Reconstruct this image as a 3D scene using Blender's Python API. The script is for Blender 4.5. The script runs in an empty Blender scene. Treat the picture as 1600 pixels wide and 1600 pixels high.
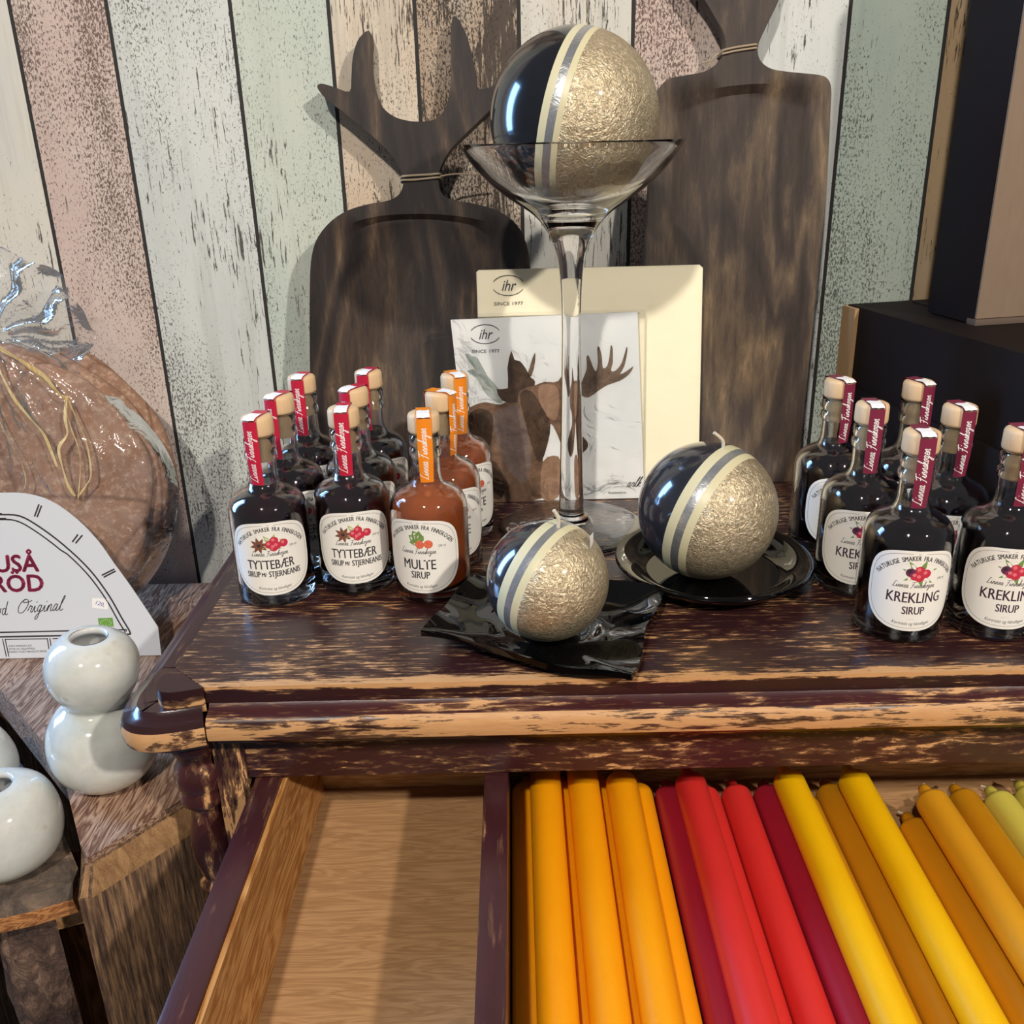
import bpy, bmesh, math, random
from mathutils import Vector, Matrix, noise
random.seed(7)
PI = math.pi
T = 0.78            # height of the table top above the floor; table coordinates have z = 0 on the table top
EYE = 0.30          # camera height above the table top
SC = bpy.context.scene
COL = SC.collection

# ------------------------------------------------------------------ camera
F = 1465.0
_zc = -Vector((95, -3725, -1465)); _zc.normalize()
_yy = (1465 * _zc[2] + 2 * _zc[0]) / _zc[1]
_yc = Vector((-2, _yy, -1465)); _yc.normalize()
_xc = _yc.cross(_zc)
RW = Matrix((_xc, _yc, _zc))                      # camera axes to world
cam = bpy.data.objects.new('camera', bpy.data.cameras.new('camera'))
COL.objects.link(cam)
cam.matrix_world = Matrix.Translation((0, 0, T + EYE)) @ RW.to_4x4()
cam.data.sensor_width = 36; cam.data.lens = 36 * F / 1600
cam.data.clip_start = 0.02
SC.camera = cam

# ------------------------------------------------------------------ world, lights, exposure
world = bpy.data.worlds.new('world'); SC.world = world; world.use_nodes = True
world.node_tree.nodes['Background'].inputs[0].default_value = (0.80, 0.80, 0.84, 1)
world.node_tree.nodes['Background'].inputs[1].default_value = 0.17
SC.view_settings.view_transform = 'Standard'
SC.view_settings.look = 'None'
SC.view_settings.exposure = -0.07
SC.view_settings.gamma = 1.0
SC.cycles.sample_clamp_indirect = 6.0
SC.cycles.max_bounces = 16
SC.cycles.transparent_max_bounces = 24
SC.cycles.transmission_bounces = 14

def spot(name, pos, target, energy, color, size, radius, blend=0.4):
    l = bpy.data.lights.new(name, 'SPOT'); l.energy = energy; l.color = color
    l.spot_size = math.radians(size); l.spot_blend = blend; l.shadow_soft_size = radius
    o = bpy.data.objects.new(name, l); COL.objects.link(o)
    o.location = Vector(pos) + Vector((0, 0, T))
    d = Vector(target) - Vector(pos)
    o.rotation_euler = d.to_track_quat('-Z', 'Y').to_euler()
    return o
def area(name, pos, target, energy, color, sx, sy):
    l = bpy.data.lights.new(name, 'AREA'); l.energy = energy; l.color = color
    l.shape = 'RECTANGLE'; l.size = sx; l.size_y = sy
    o = bpy.data.objects.new(name, l); COL.objects.link(o)
    o.location = Vector(pos) + Vector((0, 0, T))
    d = Vector(target) - Vector(pos)
    o.rotation_euler = d.to_track_quat('-Z', 'Y').to_euler()
    return o
spot('spot_key', (1.25, -1.05, 1.42), (0.0, 0.75, 0.1), 158, (1.0, 0.92, 0.83), 50, 0.045)
spot('spot_second', (-0.40, -1.05, 1.60), (0.0, 0.75, 0.1), 142, (1.0, 0.92, 0.83), 50, 0.045)
area('window_daylight', (-1.45, 0.96, 0.58), (-0.1, 0.62, 0.0), 34, (0.27, 0.54, 1.0), 0.30, 1.1)

# ------------------------------------------------------------------ measuring helpers
def ray(px, py):
    return RW @ Vector((px - 800, 800 - py, -F))
EYEV = Vector((0, 0, EYE))
def on_plane(px, py, o, n):
    r = ray(px, py); t = (Vector(o) - EYEV).dot(n) / r.dot(n)
    return EYEV + r * t
class Lean:
    """an upright plane through (0, y0, 0) that leans back by deg; local x = right, y = up the plane, z = towards the viewer"""
    def __init__(s, y0, deg, z0=0.0):
        a = math.radians(deg); s.o = Vector((0, y0, z0))
        s.n = Vector((0, -math.cos(a), math.sin(a))); s.u = Vector((0, math.sin(a), math.cos(a)))
    def fit(s, pts):
        out = []
        for p in pts:
            q = on_plane(p[0], p[1], s.o, s.n); out.append((q.x, (q - s.o).dot(s.u)))
        return out
    def at(s, x, y, h=0.0):
        return s.o + Vector((1, 0, 0)) * x + s.u * y + s.n * h

# ------------------------------------------------------------------ mesh helpers
class MB:
    def __init__(s): s.v = []; s.f = []; s.m = []
    def add(s, vs, fs, mi=0):
        b = len(s.v); s.v += [tuple(v) for v in vs]
        for f in fs: s.f.append([b + i for i in f]); s.m.append(mi)
    def box(s, x0, x1, y0, y1, z0, z1, mi=0):
        s.add([(x, y, z) for z in (z0, z1) for y in (y0, y1) for x in (x0, x1)],
              [(0, 2, 3, 1), (4, 5, 7, 6), (0, 1, 5, 4), (2, 6, 7, 3), (0, 4, 6, 2), (1, 3, 7, 5)], mi)
    def prism(s, pts, fn, h0, h1, mi=0, cap=True):
        """outline pts (x, y), fn(x, y, h) -> position"""
        n = len(pts)
        s.add([fn(x, y, h0) for x, y in pts] + [fn(x, y, h1) for x, y in pts],
              [(i, (i + 1) % n, n + (i + 1) % n, n + i) for i in range(n)], mi)
        if cap:
            s.add([fn(x, y, h1) for x, y in pts], [list(range(n))], mi)
            s.add([fn(x, y, h0) for x, y in pts], [list(range(n))[::-1]], mi)
    def lathe(s, prof, n=48, mi=0, c=(0, 0, 0), mats=None):
        """profile (r, z) turned about the z axis"""
        rows = []
        for r, z in prof:
            if r < 1e-6: rows.append([len(s.v)]); s.v.append((c[0], c[1], c[2] + z))
            else:
                rows.append(list(range(len(s.v), len(s.v) + n)))
                s.v += [(c[0] + r * math.cos(2 * PI * k / n), c[1] + r * math.sin(2 * PI * k / n), c[2] + z) for k in range(n)]
        for j in range(len(rows) - 1):
            a, b = rows[j], rows[j + 1]; mm = mats[j] if mats else mi
            for k in range(n):
                k2 = (k + 1) % n
                if len(a) == 1 and len(b) == 1: continue
                if len(a) == 1: f = [a[0], b[k2], b[k]]
                elif len(b) == 1: f = [a[k], a[k2], b[0]]
                else: f = [a[k], a[k2], b[k2], b[k]]
                s.f.append(f); s.m.append(mm)
    def tube(s, path, rad, n=8, mi=0, closed=False):
        P = [Vector(p) for p in path]; L = len(P); rows = []
        up = Vector((0.13, 0.31, 0.94))
        for i, p in enumerate(P):
            d = (P[(i + 1) % L] - P[i - 1]) if closed else (P[min(i + 1, L - 1)] - P[max(i - 1, 0)])
            d.normalize(); a = d.cross(up)
            if a.length < 1e-4: a = d.cross(Vector((1, 0, 0)))
            a.normalize(); b = d.cross(a); up = a.cross(d)
            r = rad(i / max(1, L - 1)) if callable(rad) else rad
            rows.append(list(range(len(s.v), len(s.v) + n)))
            s.v += [tuple(p + (a * math.cos(2 * PI * k / n) + b * math.sin(2 * PI * k / n)) * r) for k in range(n)]
        for j in range(L if closed else L - 1):
            a, b = rows[j], rows[(j + 1) % L]
            for k in range(n): s.f.append([a[k], a[(k + 1) % n], b[(k + 1) % n], b[k]]); s.m.append(mi)
        if not closed:
            s.f.append(rows[0][::-1]); s.m.append(mi); s.f.append(rows[-1]); s.m.append(mi)
    def grid(s, nu, nv, fn, mi=0, wrap=False):
        b = len(s.v); w = nu if wrap else nu + 1
        for j in range(nv + 1):
            for i in range(w): s.v.append(tuple(fn(i / nu, j / nv)))
        for j in range(nv):
            for i in range(nu):
                i2 = (i + 1) % w
                s.f.append([b + j * w + i, b + j * w + i2, b + (j + 1) * w + i2, b + (j + 1) * w + i]); s.m.append(mi)
    def build(s, name, mats, parent=None, loc=None, bevel=0, smooth=35, seg=2, weld=False, fix=True):
        me = bpy.data.meshes.new(name); me.from_pydata(s.v, [], s.f); me.update()
        for m in (mats if isinstance(mats, (list, tuple)) else [mats]): me.materials.append(m)
        me.polygons.foreach_set('material_index', s.m)
        bm = bmesh.new(); bm.from_mesh(me)
        if weld: bmesh.ops.remove_doubles(bm, verts=bm.verts, dist=1e-5)
        if bevel:
            es = [e for e in bm.edges if len(e.link_faces) == 2 and e.calc_face_angle(0) > 0.5]
            bmesh.ops.bevel(bm, geom=es, offset=bevel, segments=seg, affect='EDGES', profile=0.6, clamp_overlap=True)
        if fix: bmesh.ops.recalc_face_normals(bm, faces=bm.faces)
        bm.to_mesh(me); bm.free()
        if smooth:
            me.polygons.foreach_set('use_smooth', [True] * len(me.polygons))
            me.set_sharp_from_angle(angle=math.radians(smooth))
        o = bpy.data.objects.new(name, me); COL.objects.link(o)
        if parent: o.parent = parent
        o.location = loc if loc is not None else ((0, 0, 0) if parent else (0, 0, T))
        return o
def tag(o, label=None, cat=None, group=None, kind=None):
    if label: o['label'] = label
    if cat: o['category'] = cat
    if group: o['group'] = group
    if kind: o['kind'] = kind
    return o
def empty(name, loc, label, cat, group=None, rz=0):
    o = bpy.data.objects.new(name, None); COL.objects.link(o); o.empty_display_size = 0.03
    o.location = Vector(loc) + Vector((0, 0, T)); o.rotation_euler = (0, 0, rz)
    return tag(o, label, cat, group)
def copy_tree(o, parent=None):
    c = o.copy(); COL.objects.link(c); c.parent = parent
    for ch in list(o.children): copy_tree(ch, c)
    return c
def smooth_path(pts, k=6, closed=False):
    """Catmull-Rom through the points (any dimension)"""
    P = [tuple(p) for p in pts]; n = len(P); out = []
    rng = range(n) if closed else range(n - 1)
    for i in rng:
        a, b, c, d = (P[(i - 1) % n], P[i], P[(i + 1) % n], P[(i + 2) % n]) if closed else (P[max(i - 1, 0)], P[i], P[i + 1], P[min(i + 2, n - 1)])
        for j in range(k):
            t = j / k
            out.append(tuple(0.5 * (2 * b[q] + (c[q] - a[q]) * t + (2 * a[q] - 5 * b[q] + 4 * c[q] - d[q]) * t * t + (3 * b[q] - a[q] - 3 * c[q] + d[q]) * t ** 3) for q in range(len(b))))
    if not closed: out.append(P[-1])
    return out

# ------------------------------------------------------------------ flat print: letters, strokes, shapes
_tcache = {}
def text_tris(txt):
    if txt in _tcache: return _tcache[txt]
    cu = bpy.data.curves.new('txt', 'FONT'); cu.body = txt; cu.size = 1.0; cu.resolution_u = 3
    ob = bpy.data.objects.new('txt', cu); COL.objects.link(ob)
    me = bpy.data.meshes.new_from_object(ob)
    vs = [(v.co.x, v.co.y) for v in me.vertices]; fs = [list(p.vertices) for p in me.polygons]
    bpy.data.objects.remove(ob); bpy.data.curves.remove(cu); bpy.data.meshes.remove(me)
    _tcache[txt] = (vs, fs); return vs, fs
GLY = {
 'L': ([[(.9,1.9),(.6,2.1),(.4,1.5),(.3,.6),(.12,.1),(.02,.05),(.3,.2),(.7,0),(1.1,.15)]], 1.1),
 'i': ([[(0,.1),(.2,.9),(.25,.2),(.4,0),(.6,.2)], [(.27,1.35),(.31,1.5)]], .6),
 'n': ([[(0,.2),(.15,.9),(.15,0),(.18,.5),(.4,1),(.55,.8),(.55,.15),(.7,0),(.85,.2)]], .85),
 'e': ([[(0,.3),(.4,.55),(.45,.9),(.2,.95),(.1,.4),(.3,0),(.65,.2)]], .65),
 'a': ([[(.5,.8),(.25,1),(.05,.4),(.2,0),(.45,.4),(.55,.95),(.5,.2),(.65,0),(.85,.2)]], .85),
 'F': ([[(0,1.8),(.6,2.0),(1.5,2.1)], [(.75,2.0),(.6,1),(.4,0),(.1,-.2)], [(.2,1.05),(.9,1.15)]], 1.15),
 's': ([[(0,.2),(.3,1),(.4,.5),(.3,.05),(.05,.1),(.35,.05),(.6,.25)]], .6),
 'k': ([[(0,.2),(.3,1.9),(.2,2.1),(.1,1.2),(.1,0),(.2,.7),(.5,1),(.45,.65),(.2,.55),(.45,.1),(.75,.15)]], .75),
 'o': ([[(.3,1),(.05,.5),(.25,0),(.5,.5),(.3,1),(.5,.85),(.75,.9)]], .72),
 'g': ([[(.5,.8),(.25,1),(.05,.4),(.25,.05),(.5,.5),(.52,.95),(.4,-.8),(.1,-1),(.15,-.5),(.8,.2)]], .8),
 'r': ([[(0,.2),(.2,1),(.25,.85),(.5,.85),(.45,.2),(.6,0),(.75,.2)]], .7),
 'd': ([[(.5,.8),(.25,1),(.05,.4),(.2,0),(.45,.4),(.7,2),(.5,.3),(.65,0),(.85,.2)]], .85),
 'O': ([[(.8,1.9),(.3,1.6),(.05,.8),(.3,.05),(.9,.1),(1.3,1),(1.1,1.8),(.6,1.9),(.5,1.5),(1.2,1.5),(1.7,1.7)]], 1.5),
 'l': ([[(0,.2),(.4,1.8),(.3,2.1),(.15,1.2),(.2,.2),(.4,0),(.65,.25)]], .6),
 ' ': ([], .55)}
class Print:
    """flat shapes in a (u, v) plane, each with a material slot and a layer"""
    def __init__(s): s.items = []
    def poly(s, pts, mi, layer=1): s.items.append(([tuple(p) for p in pts], [list(range(len(pts)))], mi, layer))
    def disc(s, u, v, r, mi, layer=1, n=14, ry=None):
        s.poly([(u + r * math.cos(2 * PI * k / n), v + (ry or r) * math.sin(2 * PI * k / n)) for k in range(n)], mi, layer)
    def leaf(s, u, v, ang, L, w, mi, layer=1):
        c, sn = math.cos(ang), math.sin(ang)
        q = [(0, 0), (.25 * L, w * .4), (.55 * L, w * .5), (.85 * L, w * .2), (L, 0), (.85 * L, -w * .2), (.55 * L, -w * .5), (.25 * L, -w * .4)]
        s.poly([(u + a * c - b * sn, v + a * sn + b * c) for a, b in q], mi, layer)
    def text(s, txt, u, v, size, mi, layer=1, sx=1.0, shear=0.0, align='c', rot=0.0, fn=None):
        vs, fs = text_tris(txt)
        if not vs: return
        x0 = min(p[0] for p in vs); x1 = max(p[0] for p in vs)
        off = {'c': (x0 + x1) / 2, 'l': x0, 'r': x1}[align]
        c, sn = math.cos(rot), math.sin(rot); out = []
        for x, y in vs:
            a = ((x - off) * sx + y * shear) * size; b = y * size
            q = (u + a * c - b * sn, v + a * sn + b * c)
            out.append(fn(*q) if fn else q)
        s.items.append((out, fs, mi, layer))
    def stroke(s, pts, w, mi, layer=1, closed=False):
        n = len(pts); vs = []; fs = []
        for i in range(n):
            a = pts[i - 1] if (i or closed) else pts[0]; b = pts[(i + 1) % n] if (i < n - 1 or closed) else pts[-1]
            dx, dy = b[0] - a[0], b[1] - a[1]; L = math.hypot(dx, dy) or 1
            vs += [(pts[i][0] - dy / L * w / 2, pts[i][1] + dx / L * w / 2), (pts[i][0] + dy / L * w / 2, pts[i][1] - dx / L * w / 2)]
        for i in range(n if closed else n - 1):
            j = (i + 1) % n; fs.append([2 * i, 2 * i + 1, 2 * j + 1, 2 * j])
        s.items.append((vs, fs, mi, layer))
    def script(s, txt, u, v, h, w, mi, layer=1, slant=.25, rot=0.0, align='c'):
        adv = sum(GLY[c][1] for c in txt); x = -adv / 2 if align == 'c' else 0
        c_, s_ = math.cos(rot), math.sin(rot)
        for ch in txt:
            for st in GLY[ch][0]:
                pts = smooth_path([((x + a + slant * b) * h, b * h) for a, b in st], 4)
                s.stroke([(u + a * c_ - b * s_, v + a * s_ + b * c_) for a, b in pts], w, mi, layer)
            x += GLY[ch][1]
    def to(s, mb, fn, dh=6e-5, base=0.0):
        for vs, fs, mi, layer in s.items:
            mb.add([fn(u, v, base + layer * dh) for u, v in vs], fs, mi)

# ------------------------------------------------------------------ materials
def srgb(h):
    h = h.lstrip('#'); c = [int(h[i:i + 2], 16) / 255 for i in (0, 2, 4)]
    return tuple(x / 12.92 if x < .04045 else ((x + .055) / 1.055) ** 2.4 for x in c) + (1,)
class NT:
    def __init__(s, name):
        s.mat = bpy.data.materials.new(name); s.mat.use_nodes = True
        s.t = s.mat.node_tree; s.b = s.t.nodes['Principled BSDF']; s.out = s.t.nodes['Material Output']
        s._c = None
    def n(s, typ, **kw):
        d = s.t.nodes.new(typ)
        for k, v in kw.items(): setattr(d, k, v)
        return d
    def link(s, a, b): s.t.links.new(a, b)
    def put(s, sock, v):
        if hasattr(v, 'node'): s.link(v, sock)
        elif v is not None: sock.default_value = v
    def coord(s):
        if not s._c: s._c = s.n('ShaderNodeTexCoord').outputs['Object']
        return s._c
    def map(s, scale=(1, 1, 1), rot=(0, 0, 0), loc=(0, 0, 0), vec=None):
        m = s.n('ShaderNodeMapping'); s.link(vec or s.coord(), m.inputs[0])
        m.inputs['Location'].default_value = loc; m.inputs['Rotation'].default_value = rot; m.inputs['Scale'].default_value = scale
        return m.outputs[0]
    def noise(s, scale, stretch=(1, 1, 1), detail=4, rough=.6, dist=0, loc=(0, 0, 0), vec=None):
        d = s.n('ShaderNodeTexNoise'); s.link(s.map(stretch, loc=loc, vec=vec), d.inputs['Vector'])
        d.inputs['Scale'].default_value = scale; d.inputs['Detail'].default_value = detail
        d.inputs['Roughness'].default_value = rough; d.inputs['Distortion'].default_value = dist
        return d.outputs['Fac']
    def ramp(s, fac, stops, interp='LINEAR'):
        r = s.n('ShaderNodeValToRGB'); s.link(fac, r.inputs[0]); e = r.color_ramp.elements; r.color_ramp.interpolation = interp
        while len(e) < len(stops): e.new(.5)
        for i, (p, c) in enumerate(stops):
            e[i].position = p; e[i].color = c if isinstance(c, (tuple, list)) else (c, c, c, 1)
        return r.outputs[0]
    def mix(s, f, a, b, blend='MIX'):
        m = s.n('ShaderNodeMix', data_type='RGBA', blend_type=blend)
        s.put(m.inputs[0], f); s.put(m.inputs[6], a); s.put(m.inputs[7], b); return m.outputs[2]
    def math(s, op, a, b=None, c=None):
        m = s.n('ShaderNodeMath', operation=op)
        for i, v in enumerate((a, b, c)):
            if v is not None: s.put(m.inputs[i], v)
        return m.outputs[0]
    def axis(s, k):
        d = s.n('ShaderNodeSeparateXYZ'); s.link(s.coord(), d.inputs[0]); return d.outputs[k]
    def rng(s, v, a, b, c=0.0, d=1.0):
        m = s.n('ShaderNodeMapRange'); s.link(v, m.inputs[0])
        for i, q in enumerate((a, b, c, d)): m.inputs[i + 1].default_value = q
        m.interpolation_type = 'SMOOTHSTEP' if False else 'LINEAR'
        return m.outputs[0]
    def bump(s, h, strength=.3, dist=.001):
        d = s.n('ShaderNodeBump'); d.inputs['Strength'].default_value = strength; d.inputs['Distance'].default_value = dist
        s.link(h, d.inputs['Height']); s.link(d.outputs[0], s.b.inputs['Normal']); return d.outputs[0]
    def set(s, **kw):
        names = {'col': 'Base Color', 'rough': 'Roughness', 'metal': 'Metallic', 'spec': 'Specular IOR Level', 'coat': 'Coat Weight',
                 'coat_rough': 'Coat Roughness', 'trans': 'Transmission Weight', 'ior': 'IOR', 'sss': 'Subsurface Weight', 'sss_scale': 'Subsurface Scale', 'sss_rad': 'Subsurface Radius'}
        for k, v in kw.items(): s.put(s.b.inputs[names[k]], v)
        return s
def plain(name, col, rough=.5, **kw):
    m = NT(name); m.set(col=srgb(col) if isinstance(col, str) else col, rough=rough, **kw); return m.mat

def wood(name, light, dark, axis='x', scale=1.0, rough=.55, contrast=(.35, .7), spec=.3, rings=True, bump=.25, coat=0):
    m = NT(name); st = {'x': (1, 9, 9), 'y': (9, 1, 9), 'z': (9, 9, 1)}[axis]
    fine = {'x': (1, 30, 30), 'y': (30, 1, 30), 'z': (30, 30, 1)}[axis]
    a = m.noise(9 * scale, st, 3, .55, .6); f = m.noise(22 * scale, fine, 5, .7)
    if rings:
        w = m.math('FRACT', m.math('MULTIPLY', a, 7.0)); w = m.math('ABSOLUTE', m.math('SUBTRACT', w, .5))
        g = m.math('ADD', m.math('MULTIPLY', w, .75), m.math('MULTIPLY', f, .62))
    else: g = m.math('ADD', m.math('MULTIPLY', a, .5), m.math('MULTIPLY', f, .5))
    c = m.ramp(g, [(contrast[0], srgb(dark)), (contrast[1], srgb(light))])
    m.set(col=c, rough=rough, spec=spec, coat=coat); m.bump(g, bump, .0006); return m.mat

def worn(name, axis='x', amount=.5, size=1.0, edge=None, paint=('#3a1d1e', '#221315'), bare=('#d8aa76', '#ab784a'), rough=.32, long=12.0, coat=.0):
    """old dark red-brown paint scuffed down to the pine; edge = (axis index, from, to, more wear)"""
    m = NT(name)
    st = {'x': (1, long, long), 'y': (long, 1, long), 'z': (long, long, 1)}[axis]
    st2 = {'x': (1, 4, 4), 'y': (4, 1, 4), 'z': (4, 4, 1)}[axis]
    n1 = m.noise(14 * size, st, 6, .68, .3); n2 = m.noise(26 * size, st2, 5, .62, .4); n3 = m.noise(5 * size, (1, 1.6, 1.6), 3, .6)
    v = m.math('ADD', m.math('MULTIPLY', n1, .62), m.math('MULTIPLY', n2, .38))
    v = m.math('ADD', v, m.math('MULTIPLY', m.math('SUBTRACT', n3, .5), .35))
    if edge:
        e = m.rng(m.axis(edge[0]), edge[1], edge[2])
        if len(edge) > 4: e = m.math('SUBTRACT', m.math('MULTIPLY', e, m.rng(m.axis(edge[4]), edge[5], edge[6])), m.rng(m.axis(edge[4]), edge[6], edge[5], 0, .3))
        v = m.math('ADD', v, m.math('MULTIPLY', e, edge[3]))
    th = 1.0 - amount
    k = m.rng(v, th, th + .022)
    fine = m.noise(60, st, 4, .7)
    pc = m.mix(m.noise(18, st2, 4, .6), srgb(paint[0]), srgb(paint[1]))
    bc = m.mix(fine, srgb(bare[1]), srgb(bare[0]))
    half = m.mix(m.rng(v, th - .07, th), pc, m.mix(.22, pc, bc))
    m.set(col=m.mix(k, half, bc), rough=m.math('ADD', m.math('MULTIPLY', k, .25), rough), spec=.5, coat=coat)
    m.bump(m.math('SUBTRACT', m.math('MULTIPLY', fine, .35), m.math('MULTIPLY', k, .6)), .35, .0007)
    return m.mat

def plank(name, base, tint, dark, speck=.5, fine=True, streak=.4, knots=True, seed=0):
    """printed weathered paint on boards: grain, specks, knots"""
    m = NT(name); lo = (seed * 3.7, 0, seed * 1.3)
    big = m.noise(7, (1, 1, .45), 4, .6, loc=lo); mid = m.noise(24, (1, 1, .35), 4, .6, loc=lo)
    c = m.mix(m.ramp(big, [(.35, 0.0), (.65, 1.0)]), srgb(base), srgb(tint))
    c = m.mix(m.rng(mid, .45, .75, 0, .25), c, srgb('#f3f0e4'))
    gr = m.noise(60, (1, 1, .06), 3, .7, loc=lo)
    c = m.mix(m.rng(gr, .52, .75, 0, streak * .35), c, srgb('#8f8d84'))
    # fine flakes, gathered in patches
    patch = m.noise(9, (1, 1, .35), 3, .65, loc=(lo[0] + 5, 0, 3))
    fl = m.noise(620 if fine else 420, (1, 1, .5), 3, .7, .5, loc=lo)
    th = m.math('SUBTRACT', .74 - speck * .24, m.math('MULTIPLY', m.math('SUBTRACT', patch, .5), .55))
    k = m.math('MULTIPLY', m.rng(m.math('SUBTRACT', fl, th), 0, .05), .88)
    c = m.mix(k, c, srgb(dark))
    # long dashes along the grain
    ds = m.noise(380, (1, 1, .075), 4, .72, .4, loc=(lo[0], 0, 9)); pz = m.noise(13, (1, 1, .5), 3, .6, loc=(lo[0] + 2, 0, 1))
    k2 = m.rng(m.math('ADD', ds, m.math('MULTIPLY', m.math('SUBTRACT', pz, .5), .5 * streak + .12)), .69 - streak * .07, .71 - streak * .07, 0, .9)
    c = m.mix(k2, c, srgb('#3c342f'))
    if knots:
        vo = m.n('ShaderNodeTexVoronoi'); vo.inputs['Scale'].default_value = 11
        m.link(m.map((1, 1, .55), loc=lo), vo.inputs['Vector'])
        d = m.math('ADD', vo.outputs['Distance'], m.math('MULTIPLY', m.math('SUBTRACT', m.noise(90, (1, 1, .6), 3, .7, loc=lo), .5), .12))
        ring = m.ramp(d, [(0.0, 1.0), (.055, .9), (.075, .1), (.1, .45), (.115, 0.0)])
        c = m.mix(m.math('MULTIPLY', ring, .8), c, srgb('#3a342f'))
    m.set(col=c, rough=.62, spec=.25); return m.mat

def dark_board(name, seed=0, cols=('#1a1412', '#2c2320', '#4b3c30', '#7a6248')):
    m = NT(name); lo = (seed * 2.1, 0, seed)
    w = m.noise(6, (1.6, 1, .42), 3, .5, 1.2, loc=lo); f = m.noise(70, (1, 1, .10), 5, .75, .3, loc=lo)
    r = m.math('ABSOLUTE', m.math('SUBTRACT', m.math('FRACT', m.math('MULTIPLY', w, 5.0)), .5))
    g = m.math('ADD', m.math('MULTIPLY', r, .55), m.math('MULTIPLY', f, .75))
    c = m.ramp(g, [(.30, srgb(cols[0])), (.50, srgb(cols[1])), (.66, srgb(cols[2])), (.80, srgb(cols[3]))])
    m.set(col=c, rough=.52, spec=.3); m.bump(f, .35, .0006); return m.mat

def film(name, weight=.12, rough=.08, scale=40, strength=.6, tint=(1, 1, 1, 1), haze=0.0):
    """thin clear plastic: mostly see-through, glints where it bends"""
    m = NT(name)
    tr = m.n('ShaderNodeBsdfTransparent'); tr.inputs[0].default_value = tint
    gl = m.n('ShaderNodeBsdfGlossy'); gl.inputs['Roughness'].default_value = rough
    h = m.noise(scale, (1, 1, 1), 3, .55, 1.5)
    bp = m.n('ShaderNodeBump'); bp.inputs['Strength'].default_value = strength; bp.inputs['Distance'].default_value = .004
    m.link(h, bp.inputs['Height']); m.link(bp.outputs[0], gl.inputs['Normal'])
    fr = m.n('ShaderNodeFresnel'); fr.inputs[0].default_value = 1.45; m.link(bp.outputs[0], fr.inputs['Normal'])
    mx = m.n('ShaderNodeMixShader'); m.link(m.math('ADD', m.math('MULTIPLY', fr.outputs[0], .9), weight), mx.inputs[0])
    m.link(tr.outputs[0], mx.inputs[1]); m.link(gl.outputs[0], mx.inputs[2]); last = mx.outputs[0]
    if haze:
        df = m.n('ShaderNodeBsdfTranslucent'); df.inputs[0].default_value = (.9, .9, .92, 1)
        d2 = m.n('ShaderNodeBsdfDiffuse'); d2.inputs[0].default_value = (.9, .9, .92, 1)
        ad = m.n('ShaderNodeMixShader'); ad.inputs[0].default_value = .5; m.link(df.outputs[0], ad.inputs[1]); m.link(d2.outputs[0], ad.inputs[2])
        hz = m.n('ShaderNodeMixShader'); m.put(hz.inputs[0], m.math('MULTIPLY', m.rng(h, .3, .7), haze * 2)); m.link(last, hz.inputs[1]); m.link(ad.outputs[0], hz.inputs[2]); last = hz.outputs[0]
    m.link(last, m.out.inputs[0])
    m.t.nodes.remove(m.b); return m.mat

M = {}
M['glass'] = plain('clear_glass', (1, 1, 1, 1), 0.0, trans=1.0, ior=1.47, coat=.4, coat_rough=.04)
M['bottle_glass'] = plain('bottle_glass', (1, 1, 1, 1), 0.0, trans=1.0, ior=1.45, coat=.6, coat_rough=.05)
M['paper'] = plain('label_paper', '#ece8df', .6, spec=.3)
M['ink'] = plain('ink_charcoal', '#332f33', .6)
M['ink_violet'] = plain('ink_violet', '#3a2238', .6)
M['grey_ink'] = plain('ink_grey', '#8a8580', .6)
M['berry_red'] = plain('print_red', '#c32a44', .6)
M['berry_light'] = plain('print_light_red', '#e2707a', .6)
M['berry_dark'] = plain('print_plum', '#5a2a4a', .6)
M['leaf_green'] = plain('print_green', '#6f8f4a', .6)
M['leaf_pale'] = plain('print_pale_green', '#a9b36a', .6)
M['anise'] = plain('print_brown', '#7b4a36', .6)
M['cloudberry'] = plain('print_orange', '#dd6a3c', .6)
M['white'] = plain('white_paper', '#f4f2ee', .5)
M['tape_red'] = plain('tape_red', '#c01f3c', .4)
M['tape_orange'] = plain('tape_orange', '#f28a1c', .4)
M['tape_wine'] = plain('tape_wine', '#7c2740', .4)
M['cork_wood'] = wood('stopper_wood', '#e6c8a0', '#cfa87a', 'z', 3.0, .5, (.2, .8), bump=.05, rings=False)
M['cork'] = plain('cork_plug', '#d8bd92', .7)
M['dark_bottle'] = None

# ------------------------------------------------------------------ THE SETTING
WALL_Y = 0.90
M['p_white'] = plank('plank_white', '#c6cbc6', '#d3d6d2', '#57504a', .66, True, .85, True, 1)
M['p_cream'] = plank('plank_cream', '#d5cfc2', '#c6c9c4', '#57504a', .45, True, .9, True, 2)
M['p_pink'] = plank('plank_pink', '#d0bfb4', '#c4aca2', '#5a473f', .88, True, .5, False, 3)
M['p_green'] = plank('plank_green', '#b8c5bb', '#c9cfc2', '#6f726a', .82, True, .6, True, 4)
M['p_tan'] = plank('plank_tan', '#cdb69c', '#d8d2c2', '#5d4f45', .6, True, 1.5, False, 5)
M['p_brown'] = plank('plank_brown', '#97806a', '#c4b09a', '#2f2520', .9, True, 2.3, False, 6)
M['p_aqua'] = plank('plank_aqua', '#bccdc0', '#ccd7ca', '#5a625a', .72, True, .7, True, 7)
M['p_sand'] = plank('plank_sand', '#b89f7c', '#a78d6c', '#4d4038', .4, True, .5, False, 8)
M['seam'] = plain('plank_seam', '#2c2927', .8)
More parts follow.
